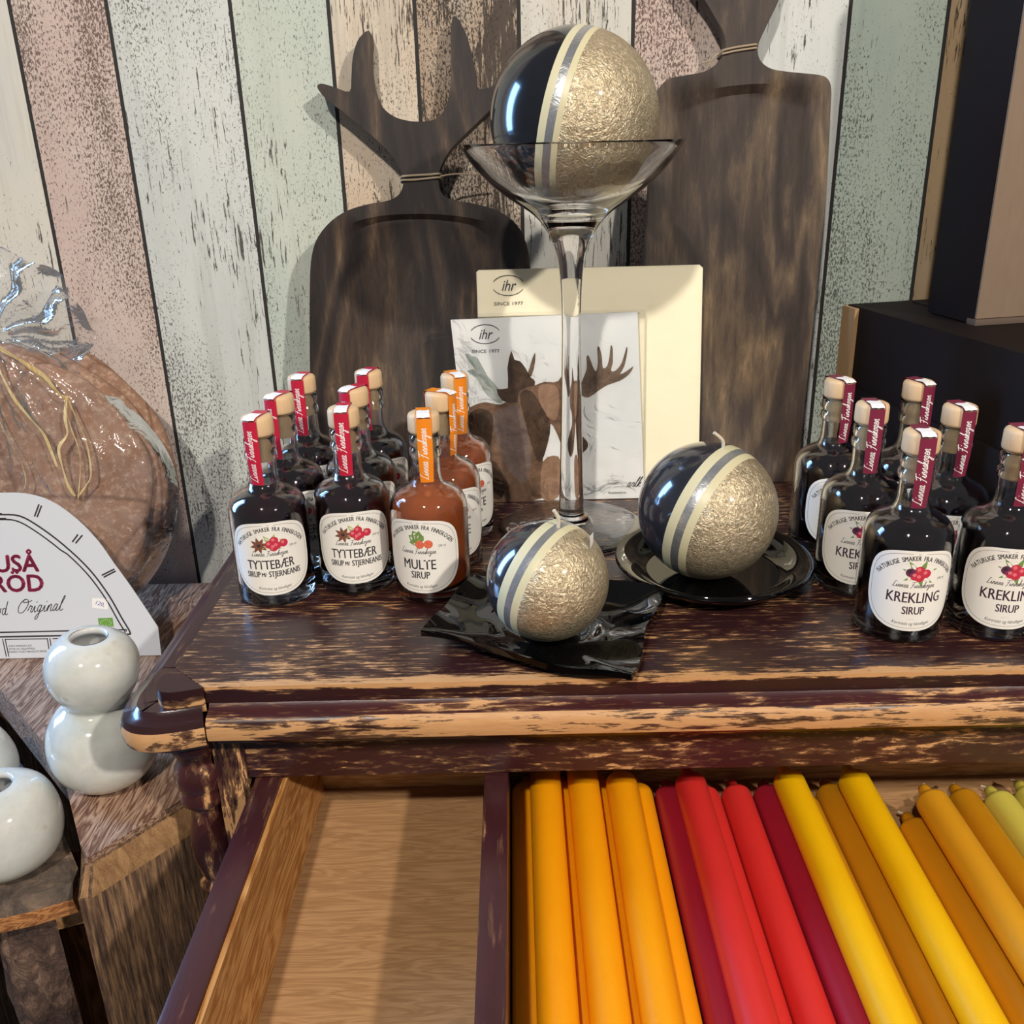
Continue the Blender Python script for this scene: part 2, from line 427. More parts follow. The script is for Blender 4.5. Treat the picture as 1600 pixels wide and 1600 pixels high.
seams = [-.57, -.515, -.4235, -.341, -.236, -.1526, -.0793, .0093, .1071, .2005, .2919, .3756, .47, .56, .65, .74, .83]
styles = ['p_white', 'p_green', 'p_cream', 'p_pink', 'p_white', 'p_green', 'p_tan', 'p_brown', 'p_cream', 'p_pink', 'p_white', 'p_aqua', 'p_sand', 'p_white', 'p_pink', 'p_green', 'p_cream']
keys = ['p_white', 'p_cream', 'p_pink', 'p_green', 'p_tan', 'p_brown', 'p_aqua', 'p_sand', 'seam']
mb = MB(); xs = [-.64] + seams + [.95]
mats_seq = styles + ['p_white']
for i in range(len(xs) - 1):
    a = xs[i] + (.0017 if i else 0); b = xs[i + 1] - (.0017 if i < len(xs) - 2 else 0)
    mb.add([(a, WALL_Y, -T), (b, WALL_Y, -T), (b, WALL_Y, .95), (a, WALL_Y, .95)], [(0, 1, 2, 3)], keys.index(mats_seq[i]))
    if i < len(xs) - 2:
        c = xs[i + 1] + .0017
        mb.add([(b, WALL_Y, -T), (c, WALL_Y, -T), (c, WALL_Y, .95), (b, WALL_Y, .95)], [(0, 1, 2, 3)], 8)
mb.box(-.64, .95, WALL_Y + .0005, WALL_Y + .06, -T, .95, 8)
tag(mb.build('wall_back', [M[k] for k in keys], smooth=0, fix=False), kind='structure')
fl = NT('floor_concrete'); fl.set(col=fl.ramp(fl.noise(9, (1, 1, 1), 6, .6), [(.3, srgb('#66666a')), (.7, srgb('#8a8a8c'))]), rough=.6)
mb = MB(); mb.box(-2.2, 2.2, -1.6, .96, -T - .05, -T)
tag(mb.build('floor', fl.mat, smooth=0), kind='structure')

# ------------------------------------------------------------------ THE TABLE
W_TOP = worn('worn_paint_top', 'x', .425, 2.4, (1, .497, .4868, .17, 2, -.0045, -.0015), long=16, rough=.26)
W_EDGE = worn('worn_paint_edge', 'x', .40, 1.4)
W_COVE = worn('worn_paint_cove', 'x', .425, 1.8, paint=('#4a2022', '#2b1416'))
W_NOSE = worn('worn_paint_nose', 'x', .53, 1.8)
W_RAIL = worn('worn_paint_rail', 'x', .432, 3.2, long=5, paint=('#43201f', '#271415'))
W_SIDE = worn('worn_paint_side', 'y', .40, 1.0, paint=('#3d2022', '#2b1719'))
W_POST = worn('worn_paint_post', 'z', .43, 1.6, long=7, paint=('#3c1c1e', '#201213'))
W_LEG = worn('worn_paint_leg', 'z', .40, 1.5, long=4, paint=('#4a2122', '#2a1516'))
W_DRAWER = worn('worn_paint_drawer', 'y', .36, 1.0, long=14, paint=('#4a2428', '#30191b'), rough=.28)
PINE_Y = wood('pine_drawer_side', '#c9945a', '#9a642f', 'y', 1.0, .5)
PINE_X = wood('pine_drawer_floor', '#bd9468', '#97704a', 'x', 1.3, .55, (.22, .85))
ROUGH = wood('rough_sawn_pine', '#c39a68', '#5d4028', 'x', 2.0, .8, bump=.8)
table = empty('table', (.2, .68, -T), 'old table in scuffed dark red-brown paint with drawer pulled open, bottles and candles on top', 'table')
TO = Vector((-.2, -.68, T))          # children keep table coordinates
XR = 0.64
def tpart(mb, name, mats, **kw): return mb.build(name, mats, table, loc=tuple(TO), **kw)
# top board
mb = MB(); b = [(-.2175, .885), (-.2165, .509), (-.1915, .4865), (-.186, .4865), (XR, .4865), (XR, .885)]
mb.prism(b[::-1], lambda x, y, h: (x, y, h), -.0112, 0)
tpart(mb, 'table_top', W_TOP, bevel=.0018, seg=3)
mb = MB(); b = smooth_path([(-.2165, .5088), (-.2225, .499), (-.2215, .488), (-.212, .4815), (-.1918, .4862)], 4)
mb.prism(b, lambda x, y, h: (x, y, h), -.0165, -.0002)
tag(tpart(mb, 'corner_piece', worn('worn_paint_corner', 'x', .40, 1.2, (2, -.004, -.008, .2), long=5), bevel=.0015), 'rounded corner block of the top')
# moulding swept round the left side and the front
def sweep(path, prof, mats, mi=None):
    mb = MB(); n = len(path); rows = []
    for i, p in enumerate(path):
        a = Vector(path[max(i - 1, 0)]); c = Vector(path[min(i + 1, n - 1)]); d = (c - a); d.normalize()
        nrm = Vector((d.y, -d.x))         # outward: right of travel
        rows.append([(p[0] + nrm.x * o, p[1] + nrm.y * o, z) for o, z in prof])
    b = 0
    for r in rows: mb.v += r
    k = len(prof)
    for i in range(n - 1):
        for j in range(k - 1):
            mb.f.append([i * k + j, (i + 1) * k + j, (i + 1) * k + j + 1, i * k + j + 1]); mb.m.append(mats[j] if mats else 0)
    for i in (0, n - 1): mb.f.append([i * k + j for j in range(k)]); mb.m.append(0)
    return mb
prof = [(-.034, -.0114), (-.012, -.0114), (-.010, -.0135), (-.0065, -.0150), (-.003, -.0160), (-.0008, -.0185), (0, -.0225), (0, -.0275), (-.0008, -.0308), (-.003, -.0325), (-.010, -.0335), (-.0125, -.037), (-.0155, -.043), (-.022, -.0450), (-.034, -.0450)]
mi = [0, 0, 0, 0, 1, 1, 1, 1, 1, 1, 2, 2, 2, 2]
side = [(-.2465, .885), (-.2462, .70), (-.2460, .53)]
mb = sweep(side, prof, None); tpart(mb, 'side_moulding', W_SIDE)
ear = smooth_path([(-.2460, .53), (-.2470, .512), (-.2475, .495), (-.2440, .480), (-.2340, .4695), (-.2200, .4665), (-.2040, .4690), (-.1905, .4730)], 6)
mb = sweep(ear, [(o * .95, z - (.0015 if 4 < i < 11 else 0)) for i, (o, z) in enumerate(prof)], [0, 0, 0, 0, 0, 1, 1, 1, 1, 1, 2, 2, 2, 2])
tag(tpart(mb, 'corner_moulding', [worn('worn_paint_ear', 'x', .30, 1.0, rough=.2, coat=.4), worn('worn_paint_ear_nose', 'x', .55, 1.2, long=3), W_LEG]), 'rounded corner ear of the moulding')
mb = sweep([(-.1903, .4745), (0, .4745), (XR, .4745)], prof, mi); tpart(mb, 'front_moulding', [W_COVE, W_NOSE, W_EDGE])
# filler under the board so that no gap shows behind the mouldings
mb = MB(); mb.box(-.215, XR - .002, .50, .884, -.046, -.0116); tpart(mb, 'sub_top', W_SIDE, smooth=0)
# rails, posts, legs
mb = MB(); mb.box(-.178, XR, .500, .518, -.0765, -.0462); tpart(mb, 'front_rail', W_RAIL, bevel=.001)
mb = MB(); mb.box(-.1745, XR, .5185, .530, -.0815, -.0462); tag(tpart(mb, 'rail_batten', ROUGH, bevel=.001), 'rough unpainted batten behind the rail')
for x0 in (-.1985, XR - .022):
    mb = MB(); mb.box(x0, x0 + .0205, .499, .530, -T, -.0462); tpart(mb, 'corner_post', W_POST, bevel=.0012)
    mb = MB(); mb.box(x0, x0 + .0205, .855, .884, -T, -.0462); tpart(mb, 'corner_post', W_POST, bevel=.0012)
for x0 in (-.1965, XR - .014):
    mb = MB(); mb.box(x0, x0 + .012, .530, .855, -.30, -.0462); tpart(mb, 'side_panel', W_SIDE)
mb = MB(); mb.box(-.178, XR - .022, .866, .878, -.30, -.0462); tpart(mb, 'back_panel', W_SIDE)
legp = [(.0, -.0462), (.0175, -.0462), (.0180, -.052), (.0155, -.057), (.0135, -.0600), (.0125, -.0635), (.0132, -.066), (.0160, -.071), (.0170, -.0765), (.0160, -.083), (.0140, -.0865), (.0146, -.0885), (.0154, -.0925), (.0150, -.0965), (.0112, -.0995), (.0098, -.104), (.0106, -.112), (.0128, -.122), (.0138, -.132), (.0132, -.142), (.0112, -.152), (.0098, -.158), (.0094, -.1595), (.0118, -.1625), (.0126, -.166), (.0116, -.1695), (.0096, -.172), (.0104, -.176), (.0112, -.180), (.0098, -.186), (.0088, -.20), (.0105, -.25), (.0130, -.32), (.0150, -.38), (.0130, -.42), (.0105, -.45), (.0150, -.47), (.0150, -.50), (.0110, -.52), (.0120, -.62), (.0150, -.72), (.0120, -T), (0, -T)]
for x in (-.2120, XR + .010):
    mb = MB(); mb.lathe(legp, 32, c=(x, .5085, 0)); tag(tpart(mb, 'turned_leg', W_LEG, smooth=50), 'turned column leg with rings')
# drawer, pulled out to the viewer
DX0, DX1, DF, DB, DZ = -.1745, XR - .028, .244, .591, -.150
dr = MB()
dr.box(DX0, DX0 + .0175, DF, DB, DZ - .012, -.0775)
drawer = tpart(dr, 'drawer', W_DRAWER, bevel=.002); tag(drawer, 'wide drawer pulled out under the table top')
def dpart(mb, name, mats, **kw): return mb.build(name, mats, drawer, loc=(0, 0, 0), **kw)
mb = MB()
n = 14
def lining(u, v):
    z = DZ + v * (-.0800 - DZ); x = DX0 + .0178 + .0035 * (1 - v) ** 2 * 1.6
    return (x, DF + .012 + u * (DB - .008 - DF - .012), z)
mb.grid(2, n, lining); tag(dpart(mb, 'side_lining', PINE_Y), 'bare pine inner side')
mb = MB(); mb.box(DX0 + .0176, DX0 + .0205, DF + .012, DB - .008, -.0815, -.0795); dpart(mb, 'lining_edge', PINE_Y)
mb = MB(); mb.box(DX0 + .0175, DX1, DF + .010, DB - .008, DZ - .008, DZ); tag(dpart(mb, 'bottom_board', PINE_X), 'bare pine bottom')
mb = MB(); mb.box(-.0262, -.0108, DF + .010, DB - .0081, DZ, -.0775); dpart(mb, 'divider', W_DRAWER, bevel=.0015)
mb = MB(); mb.box(DX1, DX1 + .0175, DF, DB, DZ - .012, -.0775); dpart(mb, 'right_side', W_DRAWER, bevel=.002)
mb = MB(); mb.box(DX0 + .0176, DX1 - .0001, DB - .008, DB, DZ - .008, -.094); tag(dpart(mb, 'back_board', wood('pine_back', '#cfa878', '#a98154', 'x', 1.0)), 'bare pine back')
mb = MB(); mb.box(DX0, DX1 + .0175, DF - .018, DF - .0001, DZ - .014, -.0765); dpart(mb, 'front_panel', W_RAIL, bevel=.003)
for x in (.02, .42):
    mb = MB(); mb.lathe([(0, 0), (.006, 0), (.006, .008), (.012, .016), (.0125, .022), (.008, .027), (0, .028)], 20)
    for i, v in enumerate(mb.v): mb.v[i] = (x + v[0], DF - .018 - v[2], -.115 + v[1])
    dpart(mb, 'knob', W_LEG)

# ------------------------------------------------------------------ CANDLES IN THE DRAWER
def wax(name, col, deep):
    m = NT(name); m.set(col=m.mix(m.noise(30, (1, .1, 1), 3, .6), srgb(col), srgb(deep)), rough=.38, spec=.45, sss=.35, sss_scale=.006, sss_rad=(1, .5, .2)); return m.mat
WAX = {'orange': wax('wax_orange', '#f8a50c', '#ef9905'), 'red': wax('wax_red', '#d8322c', '#cd2b2a'), 'crimson': wax('wax_crimson', '#a81f33', '#9c1b30'),
       'yellow': wax('wax_yellow', '#f2bd0a', '#ecb405'), 'ochre': wax('wax_ochre', '#c88a14', '#bd7f10'), 'amber': wax('wax_amber', '#dfa022', '#d6961b'), 'lemon': wax('wax_lemon', '#d8cc5a', '#cfc050')}
M['wick'] = plain('wick_cotton', '#cfc4ad', .9)
CR, CL = .011, .262
def candle_mesh():
    mb = MB(); r = CR
    prof = [(0, 0), (.0095, 0), (r, .0012), (r, CL - .0055), (r * .97, CL - .0032), (r * .86, CL - .0014), (r * .68, CL - .0004), (.0058, CL), (.0050, CL + .0022), (.0044, CL + .0075), (.0036, CL + .0115), (.0018, CL + .013), (0, CL + .0132)]
    mb.lathe(prof, 32)
    return mb
lower_z = DZ + CR + .0003
low = [(.0010, .561, 'orange', 'deep orange candle lying against the drawer divider, half hidden by the next one'),
       (.0275, .560, 'orange', None), (.0545, .562, 'orange', 'orange candle showing as a narrow band right of the second big orange candle'),
       (.0805, .557, 'orange', 'orange candle in the lower layer, last of the orange ones before the red'),
       (.1035, .555, 'crimson', 'crimson candle in the lower layer, first of the reds beside the orange'),
       (.1278, .552, 'red', 'red candle in the lower layer, a sliver beside the big red one on top'),
       (.1505, .553, 'red', 'red candle with a bare wick tip, right of the big red candle on top'),
       (.1730, .552, 'crimson', 'crimson candle in the lower layer beside the first yellow one'),
       (.1952, .540, 'ochre', None), (.2178, .552, 'ochre', 'ochre candle lying between the two bright yellow candles'),
       (.2402, .548, 'yellow', 'yellow candle in the lower layer, a sliver beside the second bright yellow candle'),
       (.2626, .514, 'ochre', 'brownish ochre candle set lower between the yellow and the amber candle'),
       (.2850, .530, 'ochre', None), (.3080, .543, 'ochre', 'ochre candle right of the amber candle'),
       (.3320, .540, 'lemon', 'pale lemon candle with white wick tip, second from the right edge'),
       (.3560, .546, 'lemon', 'pale lemon candle at the right edge of the picture')]
used_hidden = 0
LX = [a[0] for a in low]
def gap_z(i, j):
    h = (LX[j] - LX[i]) / 2; return lower_z + math.sqrt(max(0, (2 * CR + .0001) ** 2 - h * h))
def mid(i, j): return (LX[i] + LX[j]) / 2
up = [(mid(0, 1), gap_z(0, 1), .564, 'orange', 'thick orange candle on top, nearest the drawer divider'),
      (mid(1, 2), gap_z(1, 2), .564, 'orange', 'glossy orange candle on top, second from the divider'),
      (mid(2, 3), gap_z(2, 3), .5475, 'orange', 'orange candle on top with its rounded end clear of the rail, beside the reds'),
      (mid(4, 5), gap_z(4, 5), .5445, 'red', 'big bright red candle lying on top of the other reds'),
      (mid(7, 8), gap_z(7, 8), .5435, 'yellow', 'bright yellow candle on top, right beside the crimson ones'),
      (mid(9, 10), gap_z(9, 10), .5425, 'yellow', 'bright yellow candle on top, second of the two'),
      (mid(11, 12), gap_z(11, 12), .519, 'amber', 'amber yellow candle on top between two ochre ones')]
cm = candle_mesh()
def candle(x, z, yend, color, label):
    o = empty('candle', (x, yend - CL, z), label, 'candle', 'dinner candles lying in the drawer')
    o.rotation_euler = (-PI / 2, 0, 0)
    m2 = MB(); m2.v = list(cm.v); m2.f = [list(f) for f in cm.f]; m2.m = list(cm.m)
    m2.build('wax_body', WAX[color], o, smooth=50)
    w = MB(); b = random.uniform(-.004, .004)
    w.tube([(0, 0, CL + .012), (b * .3, .0004, CL + .0145), (b, .001, CL + .017)], .0009, 6)
    w.build('wick', M['wick'], o)
    return o
for x, y, c, lab in low:
    candle(x, lower_z, y, c, lab or ('ochre candle hidden under the first bright yellow one' if x < .2 and c == 'ochre' else None) or {'orange': 'orange candle hidden under the two big orange ones', 'ochre': 'ochre candle hidden under the amber one'}[c])
for x, z, y, c, lab in up: candle(x, z, y, c, lab)

# ------------------------------------------------------------------ BOTTLES
BR = .0272
outer = [(0, .0012), (.018, .0012), (.0225, 0), (.0250, .0002), (.0265, .0014), (BR, .004), (BR, .0640), (.0271, .0672), (.0267, .0702), (.0258, .0734), (.0243, .0764), (.0221, .0790), (.0193, .0811), (.0162, .0827), (.0134, .0842), (.0114, .0862), (.0103, .0892), (.0098, .0930), (.0095, .1040), (.0098, .1052), (.0109, .1062), (.0112, .1085), (.0110, .1110), (.0100, .1122), (.0099, .1135), (.0106, .1148), (.0108, .1175), (.0106, .1205), (.0098, .1216)]
inner = [(.0084, .1216), (.0080, .1200), (.0079, .0940), (.0084, .0895), (.0094, .0860), (.0114, .0832), (.0146, .0814), (.0178, .0796), (.0205, .0776), (.0226, .0752), (.0241, .0724), (.0250, .0696), (.0253, .0660), (.0254, .0150), (.0248, .0115), (.0225, .0098), (.012, .0092), (0, .0090)]
syr = [(0, .0876), (.0075, .0876), (.0087, .0877)] + [(r - .00015 if r > .001 else r, z + (.0003 if r < .02 and z < .02 else 0)) for r, z in inner if z < .0870]
def liquid(name, col, rough=.06, trans=0.0, **kw):
    m = NT(name); m.set(col=srgb(col), rough=rough, trans=trans, ior=1.34, spec=.5, **kw); return m.mat
LIQ = {'tyttebaer': liquid('lingonberry_syrup', '#1c060c'), 'krekling': liquid('crowberry_syrup', '#120509'), 'multe': liquid('cloudberry_syrup', '#ea8040', .06, .5, sss=.0)}
LABEL_MATS = [M['paper'], M['ink'], M['grey_ink'], M['berry_red'], M['berry_light'], M['leaf_green'], M['leaf_pale'], M['anise'], M['cloudberry'], M['berry_dark'], M['ink_violet']]
LW, LV0, LV1 = .0288, .0105, .0665
def lab_w(t):       # half width at height fraction t (0 bottom, 1 top)
    q = 2 * t - 1
    e = 3.4 if q > 0 else 2.5
    return LW * (1 - abs(q) ** e) ** (1 / e) if abs(q) < 1 else 0
def lab_outline(inset, n=30):
    vm = (LV0 + LV1) / 2; hv = (LV1 - LV0) / 2
    pts = []
    for k in range(4 * n):
        a = 2 * PI * k / (4 * n); c, s = math.cos(a), math.sin(a); e = 3.4 if s > 0 else 2.5
        u = abs(c) ** (2 / e) * (1 if c >= 0 else -1); v = abs(s) ** (2 / e) * (1 if s >= 0 else -1)
        pts.append((u * (LW - inset), vm + v * (hv - inset)))
    return pts
def label_mesh(kind):
    mb = MB(); R0 = BR + .00022
    def wrap(u, v, h):
        r = R0 + h; a = u / BR; return (r * math.sin(a), -r * math.cos(a), v)
    rows = 48
    def g(i, j):
        t = .5 - .5 * math.cos(PI * j); w = max(lab_w(t), 1e-5)
        return wrap((2 * i - 1) * w, LV0 + t * (LV1 - LV0), 0)
    mb.grid(24, rows, g)
    p = Print()
    p.stroke(lab_outline(.0021), .00028, 2, 1, closed=True)
    # arched line of capitals
    def bold(t, u, v, sz, mi, **kw):
        for d in (-.00013, .00013): p.text(t, u + d, v, sz, mi, 1, **kw)
    txt = 'NATURLIGE SMAKER FRA FINNSKOGEN'; Rr, cv = .0282, .0322
    cw = []
    for ch in txt:
        if ch == ' ': cw.append(.5); continue
        vs, _ = text_tris(ch); cw.append(max(q[0] for q in vs) - min(q[0] for q in vs) + .13)
    tot = sum(cw); span = 1.86; a = -span / 2
    for ch, w in zip(txt, cw):
        da = span * w / tot; m_ = a + da / 2
        if ch != ' ':
            for d in (-.00008, .00008): p.text(ch, Rr * math.sin(m_) + d, cv + Rr * math.cos(m_) - .0002 - .0012 * (1 - math.cos(m_ * 1.6)), .0045, 1, 2, sx=.64, rot=-m_)
        a += da
    dots = [(.0262 * math.sin(q), cv + .0262 * math.cos(q)) for q in [(-.55 + 1.1 * k / 40) for k in range(41)]]
    for q in dots: p.disc(q[0], q[1], .00013, 2, 1, 5)
    # berries
    K, by = 1.5, .0500
    def X(u): return u * K
    def Yv(v): return by + (v - .0458) * K
    if kind == 'multe':
        for a_, L, w in ((2.6, .0055, .004), (2.0, .0060, .0042), (1.5, .0055, .004), (3.3, .0045, .0035), (.9, .0040, .0030)):
            p.leaf(0, Yv(.0462), a_, L * K, w * K, 5, 1); p.stroke([(0, Yv(.0462)), (.8 * L * K * math.cos(a_), Yv(.0462) + .8 * L * K * math.sin(a_))], .0002, 6, 2)
        for u, v in ((.0004, .0448), (.0044, .0450)):
            p.disc(X(u), Yv(v), .0021 * K, 8, 2)
            for k in range(6): p.disc(X(u + .0012 * math.cos(k)), Yv(v + .0012 * math.sin(k * 1.05)), .00055 * K, 4 if k % 2 else 8, 3, 8)
    else:
        for a_, L, w in ((.35, .006, .0018), (1.2, .0055, .0022), (2.2, .0058, .0020), (2.8, .0055, .0016), (3.6, .0050, .0016), (5.0, .0045, .0018), (5.7, .0055, .0016)):
            p.leaf(.001, Yv(.0460), a_, L * K * (1.3 if kind == 'krekling' else .95), w * K, 6 if kind == 'tyttebaer' else 5, 1)
        if kind == 'tyttebaer':
            for k in range(8): p.leaf(X(-.0050), Yv(.0455), k * PI / 4 + .2, .0042 * K, .0016 * K, 7, 2)
            p.disc(X(-.0050), Yv(.0455), .0008 * K, 1, 3)
            bs = [(-.0002, .0458, 3), (.0020, .0476, 3), (.0030, .0450, 3), (.0062, .0458, 3), (.0016, .0442, 3)]
        else: bs = [(-.0026, .0470, 9), (.0008, .0480, 3), (.0034, .0466, 3), (.0010, .0448, 3), (-.0008, .0455, 3)]
        for u, v, m_ in bs: p.disc(X(u), Yv(v), .0020 * K, m_, 2); p.disc(X(u - .0004), Yv(v + .0005), .0008 * K, 4 if m_ == 3 else 10, 3)
    p.text('100 ml', .0160, .0462, .0026, 1, 1, sx=.8); p.stroke([(.0135, .0452), (.0186, .0452)], .0002, 2, 1)
    p.script('Linnea Finnskogen', -.001, .0414, .0019, .0003, 1, 1)
    if kind == 'tyttebaer':
        bold('TYTTEBÆR', -.0010, .0312, .0100, 1, sx=.66); bold('SIRUP', -.0136, .0250, .0064, 1, sx=.60)
        bold('M/', -.0062, .0255, .0044, 1, sx=.7); bold('STJERNEANIS', .0082, .0250, .0064, 1, sx=.60)
    elif kind == 'multe':
        bold('MULTE', -.0005, .0293, .0108, 1, sx=.72); bold('SIRUP', 0, .0222, .0078, 1, sx=.68)
    else:
        bold('KREKLING', .0005, .0308, .0104, 10, sx=.70); bold('SIRUP', .0005, .0226, .0078, 10, sx=.68)
    for k in range(5): p.disc(-.002 + k * .001, .0190, .00018, 2, 1, 5)
    p.text('Kortreist og håndlaget', 0, .0148, .0031, 1, 1, sx=.80, shear=.3, fn=lambda u, v: (u, v + u * u * 7))
    p.to(mb, wrap, 5e-5)
    return mb
def tape_r(z): return .01205 if z > .105 else .01205 - (.105 - z) * .09
def tape_mesh():
    """paper strip over the stopper and down the neck, with white handwriting; local x = 0 is its middle"""
    mb = MB(); hw = .0050
    def wr(u, v, h):
        r = tape_r(v) + h; a = u / .0115
        return (r * math.sin(a), -r * math.cos(a), v)
    mb.grid(6, 12, lambda i, j: wr((2 * i - 1) * hw, .0885 + j * (.1350 - .0885), 0))
    def over(i, j):
        x = (2 * i - 1) * hw; y = -.0117 + j * .0234
        z = .1375 - max(0, abs(y) - .0100) * 1.1; return (x, y, z)
    mb.grid(6, 14, over)
    mb.grid(6, 6, lambda i, j: (lambda q: (q[0], -q[1], q[2]))(wr((2 * i - 1) * hw, .112 + j * (.1350 - .112), 0)))
    p = Print(); p.script('Linnea Finnskogen', .0012, .0905, .00285, .00045, 1, 1, slant=.35, rot=PI / 2, align='l')
    # keep what fits below the stopper's edge
    it = []
    for vs, fs, mi, la in p.items:
        if max(v[1] for v in vs) < .1352: it.append((vs, fs, mi, la))
    p.items = it; p.to(mb, wr, 6e-5)
    return mb
def sticker_mesh():
    mb = MB()
    mb.grid(4, 6, lambda i, j: (-.0046 + i * .0088, -.0125 + j * .0125, .1380 - max(0, .25 - j) * .007 + .0002 * math.sin(9 * i + 5 * j)))
    return mb
def make_bottle(kind, tape, name_label):
    root = empty('syrup_bottle', (0, 0, 0), name_label, 'bottle')
    mb = MB(); mb.lathe(outer + inner, 56); g = mb.build('glass_body', M['bottle_glass'], root, smooth=50)
    mb = MB(); mb.lathe(syr, 48); mb.build('syrup', LIQ[kind], root, smooth=50)
    mb = MB(); mb.lathe([(0, .1045), (.0070, .1045), (.0077, .1055), (.0077, .1226), (.0, .1227)], 32); mb.build('stopper_plug', M['cork'], root)
    mb = MB(); mb.lathe([(0, .1228), (.0098, .1228), (.0107, .1236), (.0110, .1250), (.0109, .1345), (.0102, .1362), (.0088, .1370), (0, .1371)], 36); mb.build('stopper_cap', M['cork_wood'], root, smooth=50)
    label_mesh(kind).build('paper_label', LABEL_MATS, root, smooth=60, fix=False)
    t = tape_mesh().build('seal_strip', [tape, M['white']], root, smooth=60, fix=False)
    sticker_mesh().build('seal_sticker', M['white'], root, fix=False)
    return root
def place(proto, first, x, y, lab_yaw, tape_yaw, label, group):
    o = proto if first else copy_tree(proto)
    o.location = (x, y, T + .0002); o.scale = (1, 1, .97); o['label'] = label; o['group'] = group
    for ch in o.children:
        n = ch.name.split('.')[0]
        if n == 'paper_label': ch.rotation_euler = (0, 0, math.radians(lab_yaw))
        if n in ('seal_strip', 'seal_sticker'): ch.rotation_euler = (0, 0, math.radians(tape_yaw))
    return o
proto = make_bottle('tyttebaer', M['tape_red'], 'x')
G = 'dark lingonberry syrup bottles'
for i, a in enumerate([(-.1765, .6150, 12, -12, 'dark red lingonberry syrup bottle at the table front left corner, first of its row'),
          (-.1745, .6715, 20, -22, 'dark syrup bottle with red strip directly behind the front left bottle'),
          (-.1705, .7320, 25, -6, 'dark syrup bottle with red strip, rearmost of the far left row by the wall'),
          (-.1205, .6310, 10, 2, 'dark lingonberry syrup bottle between the left corner bottle and the front orange one'),
          (-.1220, .6870, 22, -30, 'dark syrup bottle with red strip, middle of the row left of the orange bottles'),
          (-.1190, .7430, 28, -16, 'dark syrup bottle with red strip, rearmost of the row left of the orange bottles')]):
    place(proto, i == 0, *a, G)
proto = make_bottle('multe', M['tape_orange'], 'x'); G = 'orange cloudberry syrup bottles'
for i, a in enumerate([(-.0632, .6130, -12, 6, 'orange cloudberry syrup bottle at the front of the orange row, full label showing'),
          (-.0560, .6690, 22, 60, 'orange cloudberry syrup bottle in the middle of the orange row'),
          (-.0485, .7250, 30, 28, 'orange cloudberry syrup bottle, rearmost, touching the napkin pack with the moose')]):
    place(proto, i == 0, *a, G)
proto = make_bottle('krekling', M['tape_wine'], 'x'); G = 'dark crowberry syrup bottles'
for i, a in enumerate([(.2450, .5450, -6, -2, 'dark crowberry syrup bottle with wine red strip, standing nearest the table front edge'),
          (.3060, .5445, -12, 4, 'dark crowberry syrup bottle at the right picture edge beside the front one'),
          (.2385, .6105, -14, -2, 'dark crowberry syrup bottle just behind the front one, close to the round black plate'),
          (.2925, .6000, -8, 8, 'dark crowberry syrup bottle behind the two front ones, before the black cardboard box'),
          (.2390, .6790, 8, 22, 'dark crowberry syrup bottle at the left rear, next to the tall rectangular board'),
          (.2925, .6670, 0, 18, 'dark crowberry syrup bottle, rearmost at the right, standing at the black cardboard box')]):
    place(proto, i == 0, *a, G)

# ------------------------------------------------------------------ BALL CANDLES
CREAM = plain('cream_wax', '#cfc7a2', .4, spec=.5, sss=.3, sss_scale=.004)
def ball_mats(dark, coat):
    d = NT('dark_lacquer'); d.set(col=d.mix(d.noise(30, (1, 1, .15), 4, .6), srgb(dark), srgb('#101013')), rough=.14, spec=.6, coat=coat, coat_rough=.03)
    g = NT('gold_leaf'); a = g.noise(190, (1, 1, 1), 3, .6, 2.4); b = g.noise(480, (1, 1, 1), 3, .6, 1.0)
    h = g.math('ADD', g.math('MULTIPLY', a, .7), g.math('MULTIPLY', b, .35))
    g.set(col=g.mix(g.rng(h, .4, .65), srgb('#b7a382'), srgb('#dccdae')), rough=.36, metal=.7, coat=coat * .3, coat_rough=.1); g.bump(h, .95, .0018)
    s = NT('silver_leaf'); s.set(col=srgb('#b2b3b3'), metal=.75, rough=.32); s.bump(s.noise(120, (1, 1, 1), 3, .6, 1.5), .5, .001)
    return [d.mat, CREAM, s.mat, CREAM, g.mat]
BM = ball_mats('#1b1c21', .4); BM2 = ball_mats('#33353c', .8)  # BM2 is greyer: shrink film reflections painted into the dark colour
def ball_candle(c, R, nvec, mats, t, wick, label):
    n_ = (RW @ Vector(nvec)).normalized()
    o = empty('ball_candle', (c[0], c[1], c[2] - R), label, 'candle')
    cuts = [-1.0] + list(t) + [1.0]
    prof = []; mm = []
    for k in range(len(cuts) - 1):
        a0, a1 = math.acos(max(-1, min(1, -cuts[k]))), math.acos(max(-1, min(1, -cuts[k + 1])))
        st = max(2, int((a1 - a0) / .075))
        for j in range(st):
            a = a0 + (a1 - a0) * j / st; prof.append((R * math.sin(a), -R * math.cos(a))); mm.append(k)
    prof[0] = (0, -R); prof.append((0, R))
    mb = MB(); mb.lathe(prof, 72, mats=mm)
    q = Vector((0, 0, 1)).rotation_difference(n_)
    mb.v = [tuple(q @ Vector(v) + Vector((0, 0, R))) for v in mb.v]
    mb.build('wax_ball', mats, o, smooth=60)
    up = Vector((0, 0, 1)) - n_ * n_.z; up.normalize(); up = (up - n_ * wick[0]).normalized()
    base = Vector((0, 0, R)) + up * R
    mb = MB(); mb.lathe([(0, 0), (.004, 0), (.0035, .0008), (.0015, .0016), (0, .0016)], 16)
    pth = [base - up * .002] + [base + up * z + Vector(wick[2]) * z * z * 30 for z in (wick[1] * .4, wick[1] * .7, wick[1])]
    mb = MB(); mb.tube(smooth_path(pth, 4), .0012, 8); mb.build('wick', M['wick'], o)
    return o
cut = (-.13, -.04, .055, .125)
